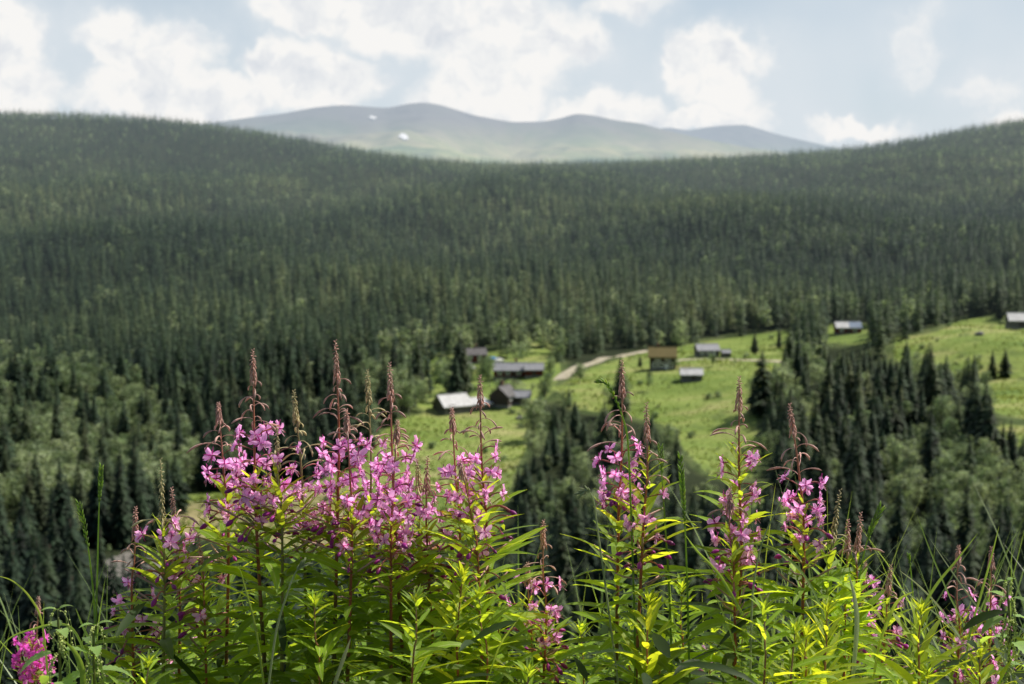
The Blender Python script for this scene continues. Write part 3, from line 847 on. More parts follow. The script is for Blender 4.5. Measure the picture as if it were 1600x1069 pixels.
barn = gable('barn', 706, 642, 8.6, 8.0, 2.0, 2.7, 0.52, M_grey, M_tin, "pale tin-roofed barn with a long low annexe at the edge of the lower field", 'barn', doors=((-2, 2.4, 2.1, M_log),), over=0.6)
mb = MB()     # its annexe, roofed lower
mb.box((7.6, -1.4, 0.75), (6.6, 5.6, 2.3)); mb.build('annexe_wall', [M_grey], barn, False)
mb = MB(); mb.add([(4.95, -5.0, 1.85), (11.4, -5.0, 1.85), (11.4, 1.9, 3.0), (4.95, 1.9, 3.0), (4.95, -5.0, 2.05), (11.4, -5.0, 2.05), (11.4, 1.9, 3.2), (4.95, 1.9, 3.2)],
       [(0, 3, 2, 1), (4, 5, 6, 7), (0, 1, 5, 4), (1, 2, 6, 5), (2, 3, 7, 6), (3, 0, 4, 7)]); mb.build('annexe_roof', [M_tin], barn, False)
gable('log_house', 787, 632, 7.0, 6.0, 3.0, 2.5, 1.15, M_log, M_darkroof, "dark log house with its gable towards the field, right of the pale barn", 'house', win=((-1.4, 2.2, 1.0, 1.1), (1.4, 2.2, 1.0, 1.1)), chim=0)
gable('storehouse', 812, 630, 6.0, 4.6, 2.2, 1.5, -0.12, M_log, M_slate, "low dark storehouse with a grey roof joined beside the log house", 'storehouse', doors=((0, 1.0, 1.7, M_log),))
gable('cottage', 797, 589, 10.8, 6.0, 2.6, 2.1, -0.06, M_red, M_slate, "long dark red cottage with a grey sheet roof among the trees", 'cottage', win=((-3.4, 1.7, 1.0, 1.0), (-.6, 1.7, 1.0, 1.0), (3.2, 1.7, 1.0, 1.0)), doors=((1.4, 1.0, 1.9, M_log),), chim=2)
gable('outhouse', 834, 587, 6.0, 5.0, 2.4, 1.8, 0.04, M_red, M_slate, "short red outhouse with a grey roof at the right end of the long cottage", 'outhouse', doors=((0, 1.2, 1.8, M_log),))
gable('cabin', 740, 566, 8.4, 6.2, 3.0, 2.0, 0.25, M_red, M_darkroof, "dark red cabin half hidden by trees, highest of the farm houses", 'cabin', win=((-2, 1.9, 1.0, 1.0), (1.6, 1.9, 1.0, 1.0)), chim=1)
gable('shed', 727, 584, 4.6, 4.0, 2.2, 1.5, 0.8, M_grey, M_slate, "small grey shed under the trees below the red cabin", 'shed', doors=((0, 1.0, 1.7, M_log),))
gable('farmhouse', 1035, 577, 8.4, 7.0, 4.6, 2.6, -0.08, M_log, M_turf, "two-storey dark house with yellow turf roof and white windows", 'house',
      win=((-2.7, 1.75, 1.3, 1.4), (-.4, 1.75, 1.3, 1.4), (2.8, 1.75, 1.3, 1.4), (-1.7, 3.85, 1.2, 1.1), (1.7, 3.85, 1.2, 1.1)), doors=((1.25, 1.0, 2.0, M_white),), over=0.7, thick=0.5, chim=-1.5)
gable('hay_shed', 1080, 594, 6.4, 4.6, 2.0, 1.5, -0.06, M_grey, M_tin, "small white-roofed shed alone on the pasture below the turf-roofed house", 'shed', doors=((0.6, 1.3, 1.5, M_log),), over=0.5)
gable('dwelling', 1104, 556, 7.6, 6.0, 2.3, 1.8, 0.12, M_grey, M_slate, "grey-roofed house at the upper edge of the pasture, behind a round bush", 'house', win=((-2.4, 1.5, .9, .9), (0, 1.5, .9, .9)), doors=((2, 1.0, 1.7, M_white),))
gable('playhouse', 1134, 558, 3.0, 2.4, 1.7, 0.9, 0.1, M_grey, M_slate, "tiny hut with a pale roof beside the far track", 'hut', doors=((0, 0.8, 1.4, M_log),), over=0.25, thick=0.12)
rc = gable('mountain_cabin', 1324, 521, 9.5, 6.2, 2.6, 1.9, -0.05, M_red, M_tin, "red cabin with a half white, half blue-grey roof at the edge of the spruce stand", 'cabin', win=((-2.8, 1.7, 1.0, 1.0), (2.4, 1.7, 1.0, 1.0)), doors=((0, 1.0, 1.9, M_log),))
for ch in rc.children:
    if ch.name.startswith('roof'):
        mb = MB(); y, hw, hr, e = 3.1, 2.6, 1.9, .5
        mb.add([(0.3, -(y+e+.02), hw-e*hr/y+.29), (5.28, -(y+e+.02), hw-e*hr/y+.29), (5.28, -.22, hw+hr+.17), (0.3, -.22, hw+hr+.17)], [(0, 1, 2, 3)])
        mb.build('roof_panel', [M_blueroof], ch, False)
gable('field_barn', 1597, 511, 11.5, 7.0, 2.9, 2.6, -0.1, M_grey, M_tin, "grey barn with a bright white roof cut off by the right edge", 'barn', doors=((-1, 2.2, 2.2, M_log),))

# things lying about the farm
def boat_tarp(u, v):
    p = ground_hit(u, v); o = empty('covered_trailer', p, 0.2); tag(o, "blue tarpaulin-covered trailer parked beside the red cabin", 'trailer')
    mb = MB(); n = 8
    vs = []; fs = []
    for i in range(n+1):
        x = -2.2 + 4.4*i/n; k = 1-0.35*abs(2*i/n-1)**3
        vs += [(x, -0.95*k, 0.55), (x, -0.8*k, 1.0), (x, 0, 1.45*k+.15), (x, 0.8*k, 1.0), (x, .95*k, .55)]
    for i in range(n):
        for j in range(4): fs.append((i*5+j, i*5+5+j, i*5+6+j, i*5+1+j))
    fs += [(0, 1, 2, 3, 4), tuple(n*5+j for j in (4, 3, 2, 1, 0))]
    mb.add(vs, fs); mb.build('tarpaulin', [M_bluetarp], o)
    for s in (-1, 1):
        mb = MB(); mb.tube([(0, s*0.98, .35), (0, s*1.16, .35)], [.34, .34], 14, attr=[(0, 0, 0)]*2); mb.build('wheel', [M_darkroof], o, False)
    mb = MB(); mb.tube([(2.1, 0, .5), (3.2, 0, .45)], [.05, .05], 6, attr=[(0, 0, 0)]*2); mb.build('drawbar', [M_slate], o)
boat_tarp(768, 564)
def car(u, v, rz):
    p = ground_hit(u, v); o = empty('parked_car', p, rz); tag(o, "white car parked next to the blue trailer by the red cabin", 'car')
    prof = [(-2.1, .35), (-2.15, .75), (-2.0, .92), (-1.5, 1.0), (-1.05, 1.42), (0.25, 1.46), (0.95, 1.02), (1.9, .86), (2.12, .62), (2.1, .35)]
    mb = MB(); n = len(prof)
    vs = [(x, s*(0.84 if z < 1.05 else 0.68), z) for s in (-1, 1) for x, z in prof]
    mb.add(vs, [tuple(range(n)), tuple(range(2*n-1, n-1, -1))] + [(i, i+n, (i+1) % n+n, (i+1) % n) for i in range(n)])
    mb.build('body', [M_white], o, False)
    for s in (-1, 1):
        mb = MB(); mb.add([(-1.35, s*.79, 1.04), (-1.0, s*.70, 1.36), (.2, s*.70, 1.38), (.78, s*.79, 1.06)], [(0, 1, 2, 3)]); mb.build('side_window', [M_pane], o, False)
        for x in (-1.35, 1.35):
            mb = MB(); mb.tube([(x, s*.7, .32), (x, s*.9, .32)], [.32, .32], 14, attr=[(0, 0, 0)]*2); w = mb.build('wheel', [M_darkroof], o, False)
            mb = MB(); mb.tube([(x, s*.9, .32), (x, s*.92, .32)], [.18, .18], 10, attr=[(0, 0, 0)]*2); mb.build('rim', [M_slate], w, False)
    mb = MB(); mb.add([(.36, -.66, 1.43), (.36, .66, 1.43), (.98, .78, 1.05), (.98, -.78, 1.05)], [(0, 1, 2, 3)]); mb.build('windscreen', [M_pane], o, False)
car(780, 566, 0.9)
def boulder(u, v, s, lab, seed):
    p = ground_hit(u, v); r = random.Random(seed)
    me = bpy.data.meshes.new('boulder'); import bmesh
    b = bmesh.new(); bmesh.ops.create_icosphere(b, subdivisions=3, radius=1)
    for q in b.verts:
        d = q.co.normalized(); q.co *= 1 + 0.16*math.sin(d.x*3.1+seed)+0.12*math.sin(d.y*4.7+d.z*3+seed)+r.uniform(-.03, .03)
        q.co.z *= 0.62
    b.to_mesh(me); b.free(); me.materials.append(M_stone)
    o = link('boulder', me, None, (p[0], p[1], p[2]+s*.2), (0, 0, seed), s); tag(o, lab, 'boulder')
# bushes and tussocks out on the fields
_r = random.Random(12); ME_BUSH = mesh_set([birch_proto(700+i, 420, 0.07, 0.42) for i in range(4)], 'crown', M_birch); BUSH_XY = []
def bush(u, v, h, label, group=None):
    p = ground_hit(u, v); o = empty('bush', (p[0], p[1], p[2]-h*.25), _r.uniform(0, 6)); o.scale = (h*1.5, h*1.5, h*1.1)
    tag(o, label, 'bush', group); link('crown', _r.choice(ME_BUSH), o); link('trunk', ME_BT[0], o)
for _poly, _n, _lab, _g in ((F_MID, 20, "small bush scattered on the sloping middle pasture", "bushes on the middle pasture"), (F_R, 16, "small bush scattered on the bright right-hand pasture", "bushes on the right-hand pasture"), (F_LOW, 12, "small bush on the lower field in front of the pale barn", "bushes on the lower field")):
    k = 0; us = [q[0] for q in _poly]; vs_ = [q[1] for q in _poly]
    while k < _n:
        u, v = _r.uniform(min(us), min(max(us), 1610)), _r.uniform(min(vs_), max(vs_))
        if inpoly(np.array([u]), np.array([v]), _poly)[0] and not (985 < u < 1130 and 545 < v < 600) and not (660 < u < 770 and v < 660):
            bush(u, v, _r.uniform(.6, 2.2), _lab, _g); k += 1
def tussocks():
    n = 34000; Y = RNG.uniform(280, 640, n); X = RNG.uniform(-.26, .40, n)*Y; Z = ground_z(X, Y); u, v = project(X, Y, Z)
    ok = np.zeros(n, bool)
    for q in FIELDS: ok |= inpoly(u, v, q)
    X, Y, Z = X[ok], Y[ok], Z[ok]; n = len(X)
    clump = np.sin(X*.11+np.sin(Y*.07)*2)*np.sin(Y*.09+1) + RNG.normal(size=n)*.6
    h = np.clip(.28+.22*clump, .12, .8); a = RNG.uniform(0, 6.28, n)
    V = []; 
    for k in range(3):
        th = a + k*2.09; w = .45*h+.2
        b0 = np.stack([X+np.cos(th)*w, Y+np.sin(th)*w, Z-.05], 1); b1 = np.stack([X-np.cos(th)*w, Y-np.sin(th)*w, Z-.05], 1)
        tp = np.stack([X+np.cos(th+1.5)*w*.4, Y+np.sin(th+1.5)*w*.4, Z+h], 1); V += [b0, b1, tp]
    V = np.stack(V, 1).reshape(-1, 3); Fa = np.arange(len(V)).reshape(-1, 3)
    me = np_mesh('meadow_grass', V, Fa, M_tuss, {'tint': np.repeat(np.clip(.5+.3*clump, 0, 1), 9)})
    tag(link('meadow_grass', me), "tufted yellow green grass over the pastures", 'grass', kind='stuff')
M_tuss = tree_mat("tussock_grass", [(0.0, (0.18, 0.26, 0.055)), (0.5, (0.25, 0.315, 0.08)), (1.0, (0.33, 0.35, 0.12))], 1.2, 0.4, True)
tussocks()
boulder(1530, 524, 1.6, "pale boulder out on the right-hand field", 3)
boulder(812, 655, 1.2, "grey boulder on the lower field below the log house", 5)
# ------------------------------------------------------------------ the flowering bank in front
def plant_mat(name, c_top, c_under, tcol, fac=0.55, rough=0.55, spec=0.15, var=0.35, rib=None, gain=1.25):
    m, t, out = new_mat(name)
    a = t.new('ShaderNodeAttribute'); a.attribute_name = 'luv'
    sp = t.new('ShaderNodeSeparateXYZ'); t.l.new(a.outputs['Vector'], sp.inputs[0])
    g = t.new('ShaderNodeNewGeometry')
    n = t.noise(g.outputs['Position'], 60.0, 3, 0.6).outputs[0]
    big = t.noise(g.outputs['Position'], 4.0, 2, 0.5).outputs[0]
    k = t.m('ADD', t.m('MULTIPLY_ADD', sp.outputs[2], 2*var, 1-var), t.m('MULTIPLY', t.m('SUBTRACT', n, 0.5), 0.5))
    cc = t.new('ShaderNodeCombineXYZ')
    for i in range(3): t.l.new(k, cc.inputs[i])
    col = t.mix(g.outputs['Backfacing'], c_top, c_under)
    if rib: col = t.mix(t.sstep(sp.outputs[0], 0.16, 0.04), col, rib)
    col = t.mix(1.0, col, cc.outputs[0], 'MULTIPLY')
    tc = t.mix(t.m('MULTIPLY', t.sstep(sp.outputs[2], 0.75, 1.0), 0.6), tcol, tuple(min(1, x*f) for x, f in zip(tcol, (1.35, 1.0, 0.8))))
    tc = t.mix(1.0, tc, cc.outputs[0], 'MULTIPLY')
    if rib:
        vein = t.m('ABSOLUTE', t.m('SINE', t.m('MULTIPLY', t.m('SUBTRACT', sp.outputs[1], t.m('MULTIPLY', sp.outputs[0], 0.12)), 70.0)))
        tc = t.mix(t.m('MULTIPLY', t.sstep(vein, 0.35, 0.0), 0.3), tc, tuple(x*0.55 for x in tcol))
    # thin tissue: reflects and passes light at the same time
    col = t.mix(1.0, col, (gain*(1-fac),)*3, 'MULTIPLY'); tc = t.mix(1.0, tc, (gain*fac,)*3, 'MULTIPLY')
    tr = t.new('ShaderNodeBsdfTranslucent'); t.put(tr.inputs[0], tc); ad = t.new('ShaderNodeAddShader')
    t.l.new(bsdf(t, col, rough, spec), ad.inputs[0]); t.l.new(tr.outputs[0], ad.inputs[1])
    t.l.new(ad.outputs[0], out.inputs[0]); return m

M_leaf = plant_mat("willowherb_leaf", (0.130, 0.215, 0.018), (0.24, 0.31, 0.14), (0.66, 0.80, 0.028), 0.5, var=0.62, rib=(0.25, 0.28, 0.10))
M_leaf_y = plant_mat("willowherb_leaf_young", (0.22, 0.29, 0.020), (0.28, 0.34, 0.10), (0.72, 0.80, 0.028), 0.5, rib=(0.30, 0.30, 0.08))
M_nettle = plant_mat("nettle_leaf", (0.10, 0.19, 0.04), (0.2, 0.3, 0.1), (0.55, 0.78, 0.09), 0.5, rib=(0.2, 0.26, 0.1))
M_catkin = plant_mat("nettle_catkin", (0.46, 0.52, 0.20), (0.46, 0.52, 0.20), (0.5, 0.58, 0.2), 0.3)
M_grass = plant_mat("grass_green", (0.12, 0.19, 0.04), (0.15, 0.22, 0.06), (0.42, 0.58, 0.07), 0.5, 0.4, 0.4)
M_grass_p = plant_mat("grass_pale", (0.30, 0.34, 0.20), (0.34, 0.37, 0.24), (0.44, 0.50, 0.24), 0.4, 0.5, 0.3)
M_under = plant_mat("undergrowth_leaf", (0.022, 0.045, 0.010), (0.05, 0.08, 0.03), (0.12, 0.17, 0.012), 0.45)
M_petal = plant_mat("petal", (0.94, 0.47, 0.81), (0.94, 0.53, 0.83), (1.0, 0.48, 0.89), 0.5, 0.5, 0.25, 0.18, gain=1.45)
M_sepal = plant_mat("sepal", (0.36, 0.045, 0.24), (0.40, 0.06, 0.26), (0.55, 0.05, 0.32), 0.3, 0.5, 0.25)
M_stamen = plant_mat("stamen", (0.75, 0.50, 0.62), (0.75, 0.50, 0.62), (0.8, 0.55, 0.7), 0.3)
M_pedicel = plant_mat("flower_stalk", (0.36, 0.13, 0.12), (0.36, 0.13, 0.12), (0.45, 0.15, 0.12), 0.15)
M_budc = plant_mat("bud_brown", (0.58, 0.36, 0.30), (0.58, 0.36, 0.30), (0.6, 0.32, 0.24), 0.2, 0.55, 0.3)
M_budg = plant_mat("bud_green", (0.52, 0.45, 0.24), (0.52, 0.45, 0.24), (0.46, 0.44, 0.16), 0.2, 0.55, 0.3)
M_darkbud = plant_mat("bud_magenta", (0.27, 0.020, 0.19), (0.27, 0.020, 0.19), (0.42, 0.03, 0.26), 0.2, 0.4, 0.35)
M_pod = plant_mat("seed_pod", (0.42, 0.25, 0.21), (0.42, 0.25, 0.21), (0.4, 0.2, 0.14), 0.1, 0.55, 0.3)
def stem_mat():
    m, t, out = new_mat("stem")
    a = t.new('ShaderNodeAttribute'); a.attribute_name = 'luv'
    sp = t.new('ShaderNodeSeparateXYZ'); t.l.new(a.outputs['Vector'], sp.inputs[0])
    g = t.new('ShaderNodeNewGeometry')
    n = t.noise(g.outputs['Position'], 25, 3, 0.6).outputs[0]
    x = t.m('ADD', sp.outputs[1], t.m('MULTIPLY', t.m('SUBTRACT', n, 0.5), 0.35))
    red = t.ramp(x, [(0.0, (0.34, 0.20, 0.14)), (0.18, (0.46, 0.14, 0.07)), (0.42, (0.40, 0.11, 0.06)), (0.62, (0.17, 0.11, 0.035)), (1.0, (0.10, 0.11, 0.03))])
    grn = t.ramp(x, [(0.0, (0.30, 0.28, 0.12)), (0.4, (0.26, 0.22, 0.07)), (1.0, (0.10, 0.13, 0.03))])
    t.l.new(bsdf(t, t.mix(sp.outputs[2], red, grn), 0.45, 0.4), out.inputs[0]); return m
M_stem = stem_mat()

def leaf(mb, base, az, elev, L, W, droop, roll, rnd, n=7, mat=0, wave=0.0, fold=0.22):
    h = Vector((math.cos(az), math.sin(az), 0)); up = Vector((0, 0, 1)); s0 = Vector((-math.sin(az), math.cos(az), 0))
    p = Vector(base); vs = []; at = []; st = L/(n-1); yaw = random.uniform(-.25, .25)
    for i in range(n):
        t = i/(n-1); e = elev - droop*t**1.3
        d = (h*math.cos(e) + up*math.sin(e) + s0*yaw*t).normalized()
        nr = (d.cross(s0)*-1).normalized(); s = (s0*math.cos(roll) + nr*math.sin(roll)).normalized(); nr = s.cross(d)*-1
        if nr.z < 0 and abs(roll) < 1: nr = -nr
        w = W*0.5*((t+0.015)**0.55*(1-t)**0.8*1.95) if t < 1 else 0.0
        wv = wave*W*math.sin(t*19+rnd*9)
        vs += [p - s*w + nr*(w*fold+wv), p, p + s*w + nr*(w*fold-wv)]
        at += [(1, t, rnd), (0, t, rnd), (1, t, rnd)]
        p = p + d*st
    fs = []
    for i in range(n-1):
        b = i*3; fs += [(b, b+3, b+4, b+1), (b+1, b+4, b+5, b+2)]
    # make the upper side face up
    q = (Vector(vs[4])-Vector(vs[0])).cross(Vector(vs[1])-Vector(vs[3]))
    if q.z < 0: fs = [f[::-1] for f in fs]
    mb.add(vs, fs, mat, at)

def spindle(mb, pts, r, mat, rnd, n=5):
    mb.tube(pts, r, n, mat, [(0, i/(len(pts)-1), rnd) for i in range(len(pts))])

def flower_mesh(seed, petal=None):
    """an open flower: stalk grows along +x from the stem, corolla at its end"""
    r = random.Random(seed); mb = MB()
    L = r.uniform(0.022, 0.037); rise = r.uniform(0.002, 0.016)
    pts = [(0, 0, 0), (L*.35, 0, rise*.7), (L*.75, 0, rise), (L, 0, rise*.9)]
    spindle(mb, pts, [.0006, .0009, .0013, .0011], 2, r.random())
    c = Vector(pts[-1]); fa = Vector((1, r.uniform(-.3, .3), r.uniform(-.45, .15))).normalized()
    a = fa.cross(Vector((0, 0, 1))).normalized(); b = a.cross(fa).normalized()
    openn = r.uniform(-.1, 0.85)
    def organ(th, length, width, tilt, mat, notch, n=5, k=4):
        d = a*math.cos(th) + b*math.sin(th); s = fa.cross(d).normalized(); vs = []; at = []; rr = r.random(); cup = r.uniform(-.3, .6)
        for i in range(n):
            t = i/(n-1); e = tilt - t*tilt*0.8
            q = c + d*(length*t*math.cos(e)) + fa*(length*t*math.sin(e) + .0006)
            w = width*.5*(math.sin(PI*min(1, 0.10+t*0.80))**0.9 if notch else (t+.08)**.4*(1-t)**.6*1.5)
            if not notch and i == n-1: w = 0.0002
            for j in range(k):
                x = -1 + 2*j/(k-1)
                bend = (x*x)*cup*width*.8 + 0.0012*math.sin(9*t+5*x+rr*20)
                nk = d*(-0.0022*(1-abs(x))) if (notch and i == n-1) else Vector((0, 0, 0))
                vs.append(q + s*w*x + fa*bend + nk); at.append((abs(x), t, rr))
        fs = [(i*k+j, i*k+j+1, i*k+k+j+1, i*k+k+j) for i in range(n-1) for j in range(k-1)]
        mb.add(vs, fs, mat, at)
    rot = r.uniform(-.2, .2)
    for th, sc_ in ((.70, 1.05), (2.44, 1.05), (3.85, .92), (5.57, .92)):
        organ(th+rot+r.uniform(-.14, .14), .0150*sc_*r.uniform(.75, 1.12), .0088*r.uniform(.75, 1.15), openn+r.uniform(-.15, .25), 0, True)
    for th in (0, PI/2, PI, 1.5*PI): organ(th+rot+r.uniform(-.1, .1), .0135, .0028, openn*.5, 1, False, 4, 3)
    for i in range(7):
        th = r.uniform(0, 6.28); d = (fa*1.0 + (a*math.cos(th)+b*math.sin(th))*.35 + Vector((0, 0, -.35))).normalized(); l = r.uniform(.007, .011)
        spindle(mb, [c, c+d*l*.6, c+d*l+Vector((0, 0, -.0015))], [.0003, .00028, .00028], 3, r.random(), 3)
        e = c+d*l+Vector((0, 0, -.0015)); spindle(mb, [e, e+d*.0009, e+d*.0018], [.0003, .0007, .0002], 2, r.random(), 4)
    d = (fa + Vector((0, 0, -.8))).normalized(); spindle(mb, [c, c+d*.008, c+d*.014+Vector((0, 0, -.002))], [.0004, .0004, .0006], 3, .8, 4)
    return mb.mesh('flower', [petal or M_petal, M_sepal, M_pedicel, M_stamen])
M_petal_m = plant_mat("petal_magenta", (0.80, 0.16, 0.62), (0.80, 0.2, 0.62), (0.95, 0.14, 0.72), 0.5, 0.5, 0.25, 0.2, gain=1.4)
ME_FL = [flower_mesh(40+i) for i in range(12)]; ME_FLM = [flower_mesh(70+i, M_petal_m) for i in range(5)]

def bud_mesh(seed, hang, L, mat):
    """a drooping bud: stalk arches out from the stem, bud hangs from it"""
    r = random.Random(seed); mb = MB(); p = Vector((0, 0, 0)); pts = [p.copy()]
    e = 0.65; n = 7
    for i in range(n):
        t = i/(n-1); ee = e - (e+hang)*t**0.8
        p = p + Vector((math.cos(ee), r.uniform(-.12, .12), math.sin(ee)))*L/n; pts.append(p.copy())
    rad = [.0005, .0005, .0005, .0006, .0009, .0014, .0013, .0004]
    spindle(mb, pts, rad, 0, r.random(), 5)
    return mb.mesh('bud', [mat])
ME_BD = {}
for key, mat in (('r', M_budc), ('g', M_budg)):
    ME_BD[key] = [[bud_mesh(i*7+j, hg, L*(0.85+.15*j), mat) for j in range(3)] for i, (hg, L) in enumerate(((1.45, .017), (1.35, .023), (1.1, .029), (.85, .034), (.6, .037), (.4, .038)))]
def darkbud_mesh(seed, L):
    r = random.Random(seed); mb = MB(); p = Vector((0, 0, 0)); pts = [p.copy()]
    for i in range(5):
        e = 0.75 - 1.15*(i/4); p = p + Vector((math.cos(e), r.uniform(-.1, .1), math.sin(e)))*L/5; pts.append(p.copy())
    spindle(mb, pts, [.0008, .0008, .0009, .0011, .0012, .0012], 1, r.random(), 5)
    d = (pts[-1]-pts[-2]).normalized(); q = pts[-1]; B = r.uniform(.009, .014); w = r.uniform(.0024, .0036)
    spindle(mb, [q-d*.0004, q+d*B*.2, q+d*B*.5, q+d*B*.8, q+d*B], [.001, w*.8, w, w*.65, .0004], 0, r.random(), 7)
    return mb.mesh('flower_bud', [M_darkbud, M_pedicel])
ME_DB = [darkbud_mesh(60+i, .026+.004*(i % 4)) for i in range(7)]
def pod_mesh(seed):
    r = random.Random(seed); mb = MB(); L = r.uniform(.04, .062); b = r.uniform(-.006, .008)
    pts = [(0, 0, 0), (L*.3, 0, L*.10+b*.5), (L*.65, 0, L*.22+b), (L, 0, L*.34+b*.6)]
    spindle(mb, pts, [.0007, .0012, .0015, .0007], 0, r.random(), 5)
    return mb.mesh('seed_pod', [M_pod])
ME_PD = [pod_mesh(90+i) for i in range(4)]

def smooth_path(ctrl, n=26):
    ctrl = [np.array(c, float) for c in ctrl]
    pts = [2*ctrl[0]-ctrl[1]] + ctrl + [2*ctrl[-1]-ctrl[-2]]; out = []
    for i in range(1, len(pts)-2):
        p0, p1, p2, p3 = pts[i-1:i+3]
        for k in range(n//(len(ctrl)-1)+1):
            t = k/(n//(len(ctrl)-1)+1)
            out.append(0.5*(2*p1 + (p2-p0)*t + (2*p0-5*p1+4*p2-p3)*t*t + (3*p1-p0-3*p2+p3)*t**3))
    out.append(ctrl[-1]); return out

GA = 2.39996
def fireweed(tip, foot, Y, b_end, f_end, nf, label, tone='r', leaf0=None, nb=14, nd=11, npod=7, lscale=1.0, young=False, name='fireweed', group=None, spike=None, stub=False, spread=1.0, ldens=1.0, magenta=False):
    r = random
    tp = P(*tip, Y); ft = P(*foot, Y + r.uniform(-.02, .02))
    gx = ft[0] + (ft[0]-tp[0])*0.4 + r.uniform(-.03, .03); gy = Y + r.uniform(-.05, .05)
    gp = np.array([gx, gy, float(ground_z(gx, gy))])
    mid = tp*.5 + ft*.5 + np.array([r.uniform(-.004, .004), r.uniform(-.006, .006), 0])
    path = smooth_path([tp, mid, ft, gp*.45+ft*.55 + np.array([r.uniform(-.01, .01), 0, 0]), gp])
    base = gp; o = empty(name, base); tag(o, label, 'fireweed' if not stub else 'leafy shoot', group)
    loc = [Vector(q-base) for q in path]; zs = np.array([q[2] for q in loc]); top = zs[0]
    def at(z):
        return Vector([np.interp(z, zs[::-1], [q[i] for q in loc][::-1]) for i in range(3)])
    zv = lambda v: P(tip[0], v, Y)[2] - base[2]
    g = 1.0 if tone == 'g' else 0.0
    mb = MB(); n = len(loc)
    flowerlen = max(0.05, top - zv(f_end))
    # stem colour runs from the tip down by real distance
    mb.tube(loc, [0.0006+0.0023*min(1, (top-q[2])/0.42)**0.75 for q in loc], 7, 0, [(0, min(1, (top-q[2])/0.62), g) for q in loc])
    stem = mb.build('stem', [M_stem], o)
    # foliage
    l0 = zv(leaf0 if leaf0 else f_end-62)
    mb = MB(); z = min(l0, top-0.003); k = r.uniform(0, 6.28); i = 0; zend = max(0.35, zv(1069)-0.16)
    while z > zend:
        dpt = l0 - z; gr = min(1.1, 0.30 + dpt/0.14)
        L = 0.084*gr*r.uniform(.75, 1.2)*lscale; W = L*r.uniform(.15, .22)
        el = (1.0 if young else 0.72 if stub else 0.85) - min(0.62, dpt*3.6) + r.uniform(-.25, .25); dr = r.uniform(.2, .95)*min(1, .45+dpt*4)
        if r.random() < .06: dr += .8
        leaf(mb, at(z), k, el, L, W, dr, r.uniform(-.5, .5), min(1, max(0, r.gauss(.5, .25))), wave=r.uniform(0, .05), fold=r.uniform(.1, .4))
        k += GA + r.uniform(-.25, .25); z -= (0.0046 if dpt < .10 else 0.0054)*r.uniform(.7, 1.3)/ldens; i += 1
    mb.build('foliage', [M_leaf_y if young else M_leaf], o)
    if stub:
        mb = MB()
        for j in range(12):
            th = j*GA; leaf(mb, at(top-.002*j*.5), th, 1.3-.05*j, .009+.0022*j, .0026+.0004*j, .5, 0, r.random(), 5, fold=.4)
        mb.build('shoot_tip', [M_leaf_y if young else M_leaf], o); 
        if nf == 0: return o
    # tip spike of tiny buds
    sp_len = spike or min(0.075, max(.025, (b_end-tip[1])/1170*0.42))
    mb = MB(); m_ = 46
    if not stub:
        for j in range(m_):
            t = j/m_; zz = top + .002 - sp_len*t**0.9; L = .0030+.0105*t*r.uniform(.7, 1.2); th = j*GA + r.uniform(-.3, .3)
            dv = Vector((math.cos(th), math.sin(th), 0)); q = at(min(zz, top)) + Vector((0, 0, max(0, zz-top))); hang = .25 - 1.6*t
            e1 = q + dv*L*.30 + Vector((0, 0, L*.12*(1-t))); e2 = e1 + (dv*.22 + Vector((0, 0, hang))).normalized()*L*.7
            spindle(mb, [q, e1, (e1+e2)*.5, e2], [.0004, .0005+.0002*t, .0008+.0004*t, .0002], 0, min(1, max(0, r.gauss(.55, .25))), 4)
        mb.build('bud_spike', [M_budg if tone == 'g' else M_budc], o)
    # drooping buds
    za, zb = top - sp_len*.9, zv(b_end)
    for j in range(nb):
        t = (j+.5)/nb; z = za + (zb-za)*t**0.85 + r.uniform(-.003, .003); th = j*GA*1.0 + r.uniform(-.4, .4)
        if r.random() < .12: continue
        st = ME_BD[tone][max(0, min(5, int(t*5.2 + r.uniform(-1.1, 1.4))))]
        link('bud', r.choice(st), o, at(z), (r.uniform(-.4, .4), r.uniform(-.45, .35), th), r.uniform(.75, 1.25))
    # flowers
    z0, z1 = zv(b_end)-.004, zv(f_end)
    for j in range(nf):
        t = (j+.5)/nf; z = z0 + (z1-z0)*t + r.uniform(-.006, .006); th = j*GA + r.uniform(-.5, .5)
        link('flower', r.choice(ME_FLM if magenta else ME_FL), o, at(z), (r.uniform(-.5, .5), r.uniform(-.35, .35), th), r.uniform(.68, .98)*spread)
    for j in range(nd):
        z = z1 + (z0-z1)*.45*r.random()**1.5 - .05*r.random(); th = r.uniform(0, 6.28)
        link('flower_bud', r.choice(ME_DB), o, at(z), (0, r.uniform(-.25, .25), th), r.uniform(.75, 1.2))
    for j in range(npod):
        z = z1 - .005 - .07*r.random(); link('seed_pod', r.choice(ME_PD), o, at(z), (0, r.uniform(-.4, .1), r.uniform(0, 6.28)), r.uniform(.85, 1.2))
    return o

